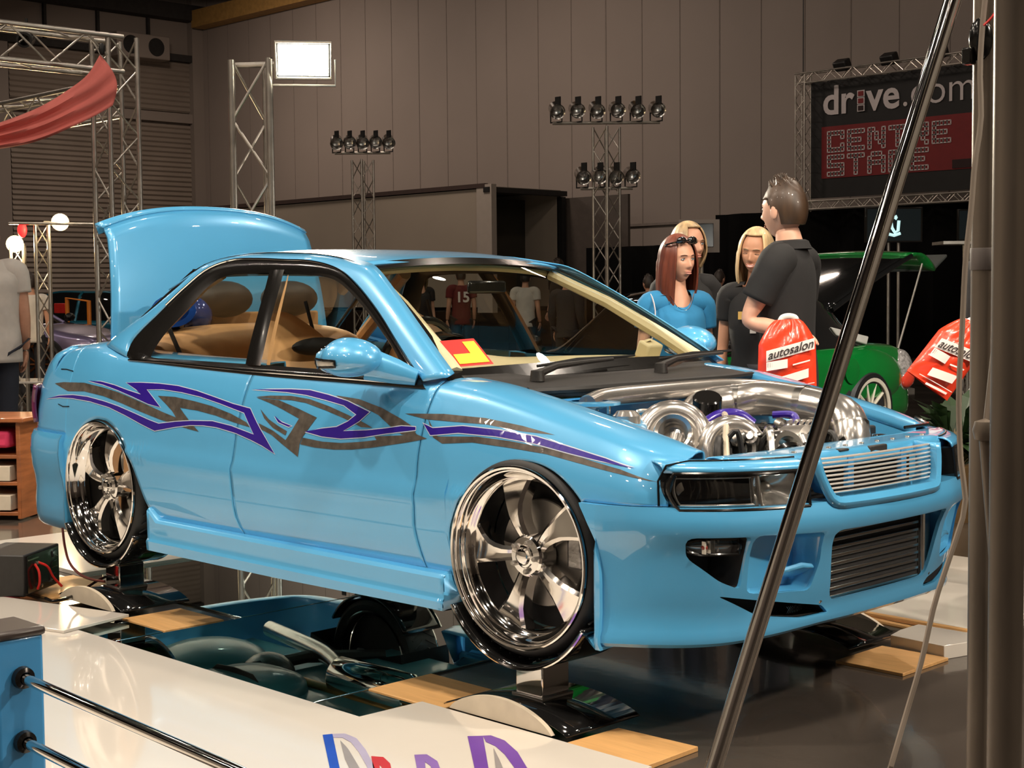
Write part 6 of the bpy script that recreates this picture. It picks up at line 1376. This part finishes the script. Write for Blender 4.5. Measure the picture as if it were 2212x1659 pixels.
p = at(168, 760, 20.5); other_car((p[0]-1.05, p[1]-.85, .12), .62, 'silvery purple coupe behind the boot lid at left', mat('silver purple paint', (.20, .17, .30), .28, .45, 1, noise=.06), mat('bronze rim', (.20, .07, .02), .3, .8, noise=.1), lowm=mar, H=1.25)
p = at(255, 690, 25.5); tc = other_car((p[0], p[1], .1), .55, 'teal car with raised engine cover and an orange frame, behind the purple coupe', mat('dark teal paint', (.01, .12, .18), .25, .3, 1, noise=.06), M['chromeb'], H=1.3)
mk('raised_bonnet', G().grid(np.array([[(.95-.5*v, u*.65, .86+.75*v) for u in np.linspace(-1, 1, 9)] for v in np.linspace(0, 1, 6)])), M['blackgloss'], tc, solid=.03)
q = at(162, 655, 23.5); of = thing('orange_frame', tuple(q*np.array([1, 1, 0])), 'orange tube frame standing before the teal car', 'frame')
mk('hoop', G().tube([(-.25, 0, 0), (-.25, 0, q[2]+.08), (.25, .1, q[2]+.03), (.25, .1, 0)], .035, 8), mat('orange enamel', (.75, .22, .02), .4, noise=.05), of); mk('red_panel', G().box((-.45, 0, q[2]-.08), (.36, .06, .16)), M['red'], of, bevel=.01)
q = at(58, 845, 13.2); tb_ = thing('display_table', (q[0], q[1], 0), 'low white display table with a glass top beside the cabinet', 'table', rz=.7)
mk('table_top', G().box((0, 0, q[2]+.09), (.62, .5, .02)), mat('bright table top', (.75, .70, .62), .08, 0, .6, noise=.03), tb_, bevel=.004)
for x in (-.27, .27):
    for y in (-.2, .2): mk('leg', G().cyl((x, y, 0), (x*.9, y*.9, q[2]+.08), .02, 8), M['truss'], tb_)
mk('shelf', G().box((0, 0, .22), (.55, .42, .02)), mat('glass shelf', (.45, .42, .36), .1, 0, 1, noise=.05), tb_)
# plants and a box past the far wing
q = at(2062, 905, 8.6); pl_ = thing('potted_plant', (q[0], q[1], 0), 'leafy dark green plant past the far front wing', 'plant'); random.seed(11)
mk('pot', G().lathe([(0, 0), (.14, 0), (.19, .32), (.17, .33), (.16, .28), (0, .27)], (0, 0, 0), (0, 0, 1), 20), mat('brown pot', (.20, .12, .05), .5, noise=.1), pl_)
g = G()
for k in range(90):
    a = random.uniform(0, 2*PI); e_ = random.uniform(.1, 1.3); l = random.uniform(.16, .34); b = Vector((.05*math.cos(a), .05*math.sin(a), .30+random.uniform(0, .22))); d = Vector((math.cos(a)*math.cos(e_), math.sin(a)*math.cos(e_), math.sin(e_))); s_ = d.cross(Vector((0, 0, 1))).normalized()*l*.16
    m1 = b+d*l*.55+Vector((0, 0, .02)); tp_ = b+d*l-Vector((0, 0, .05)); g.add([tuple(b), tuple(m1+s_), tuple(tp_), tuple(m1-s_), tuple(m1-Vector((0, 0, .012)))], [(0, 1, 4), (1, 2, 4), (2, 3, 4), (3, 0, 4)])
mk('foliage', g, mat('dark leaves', (.018, .045, .012), .45, noise=.3, nscale=5), pl_, sharp=0)
q = at(2094, 945, 9.6); tag(mk('storage_box', G().box((q[0], q[1], .24), (.5, .4, .48)), mat('tan card', (.30, .22, .12), .7, noise=.1), bevel=.01), 'tan box beside the plant past the far front wing', 'box')
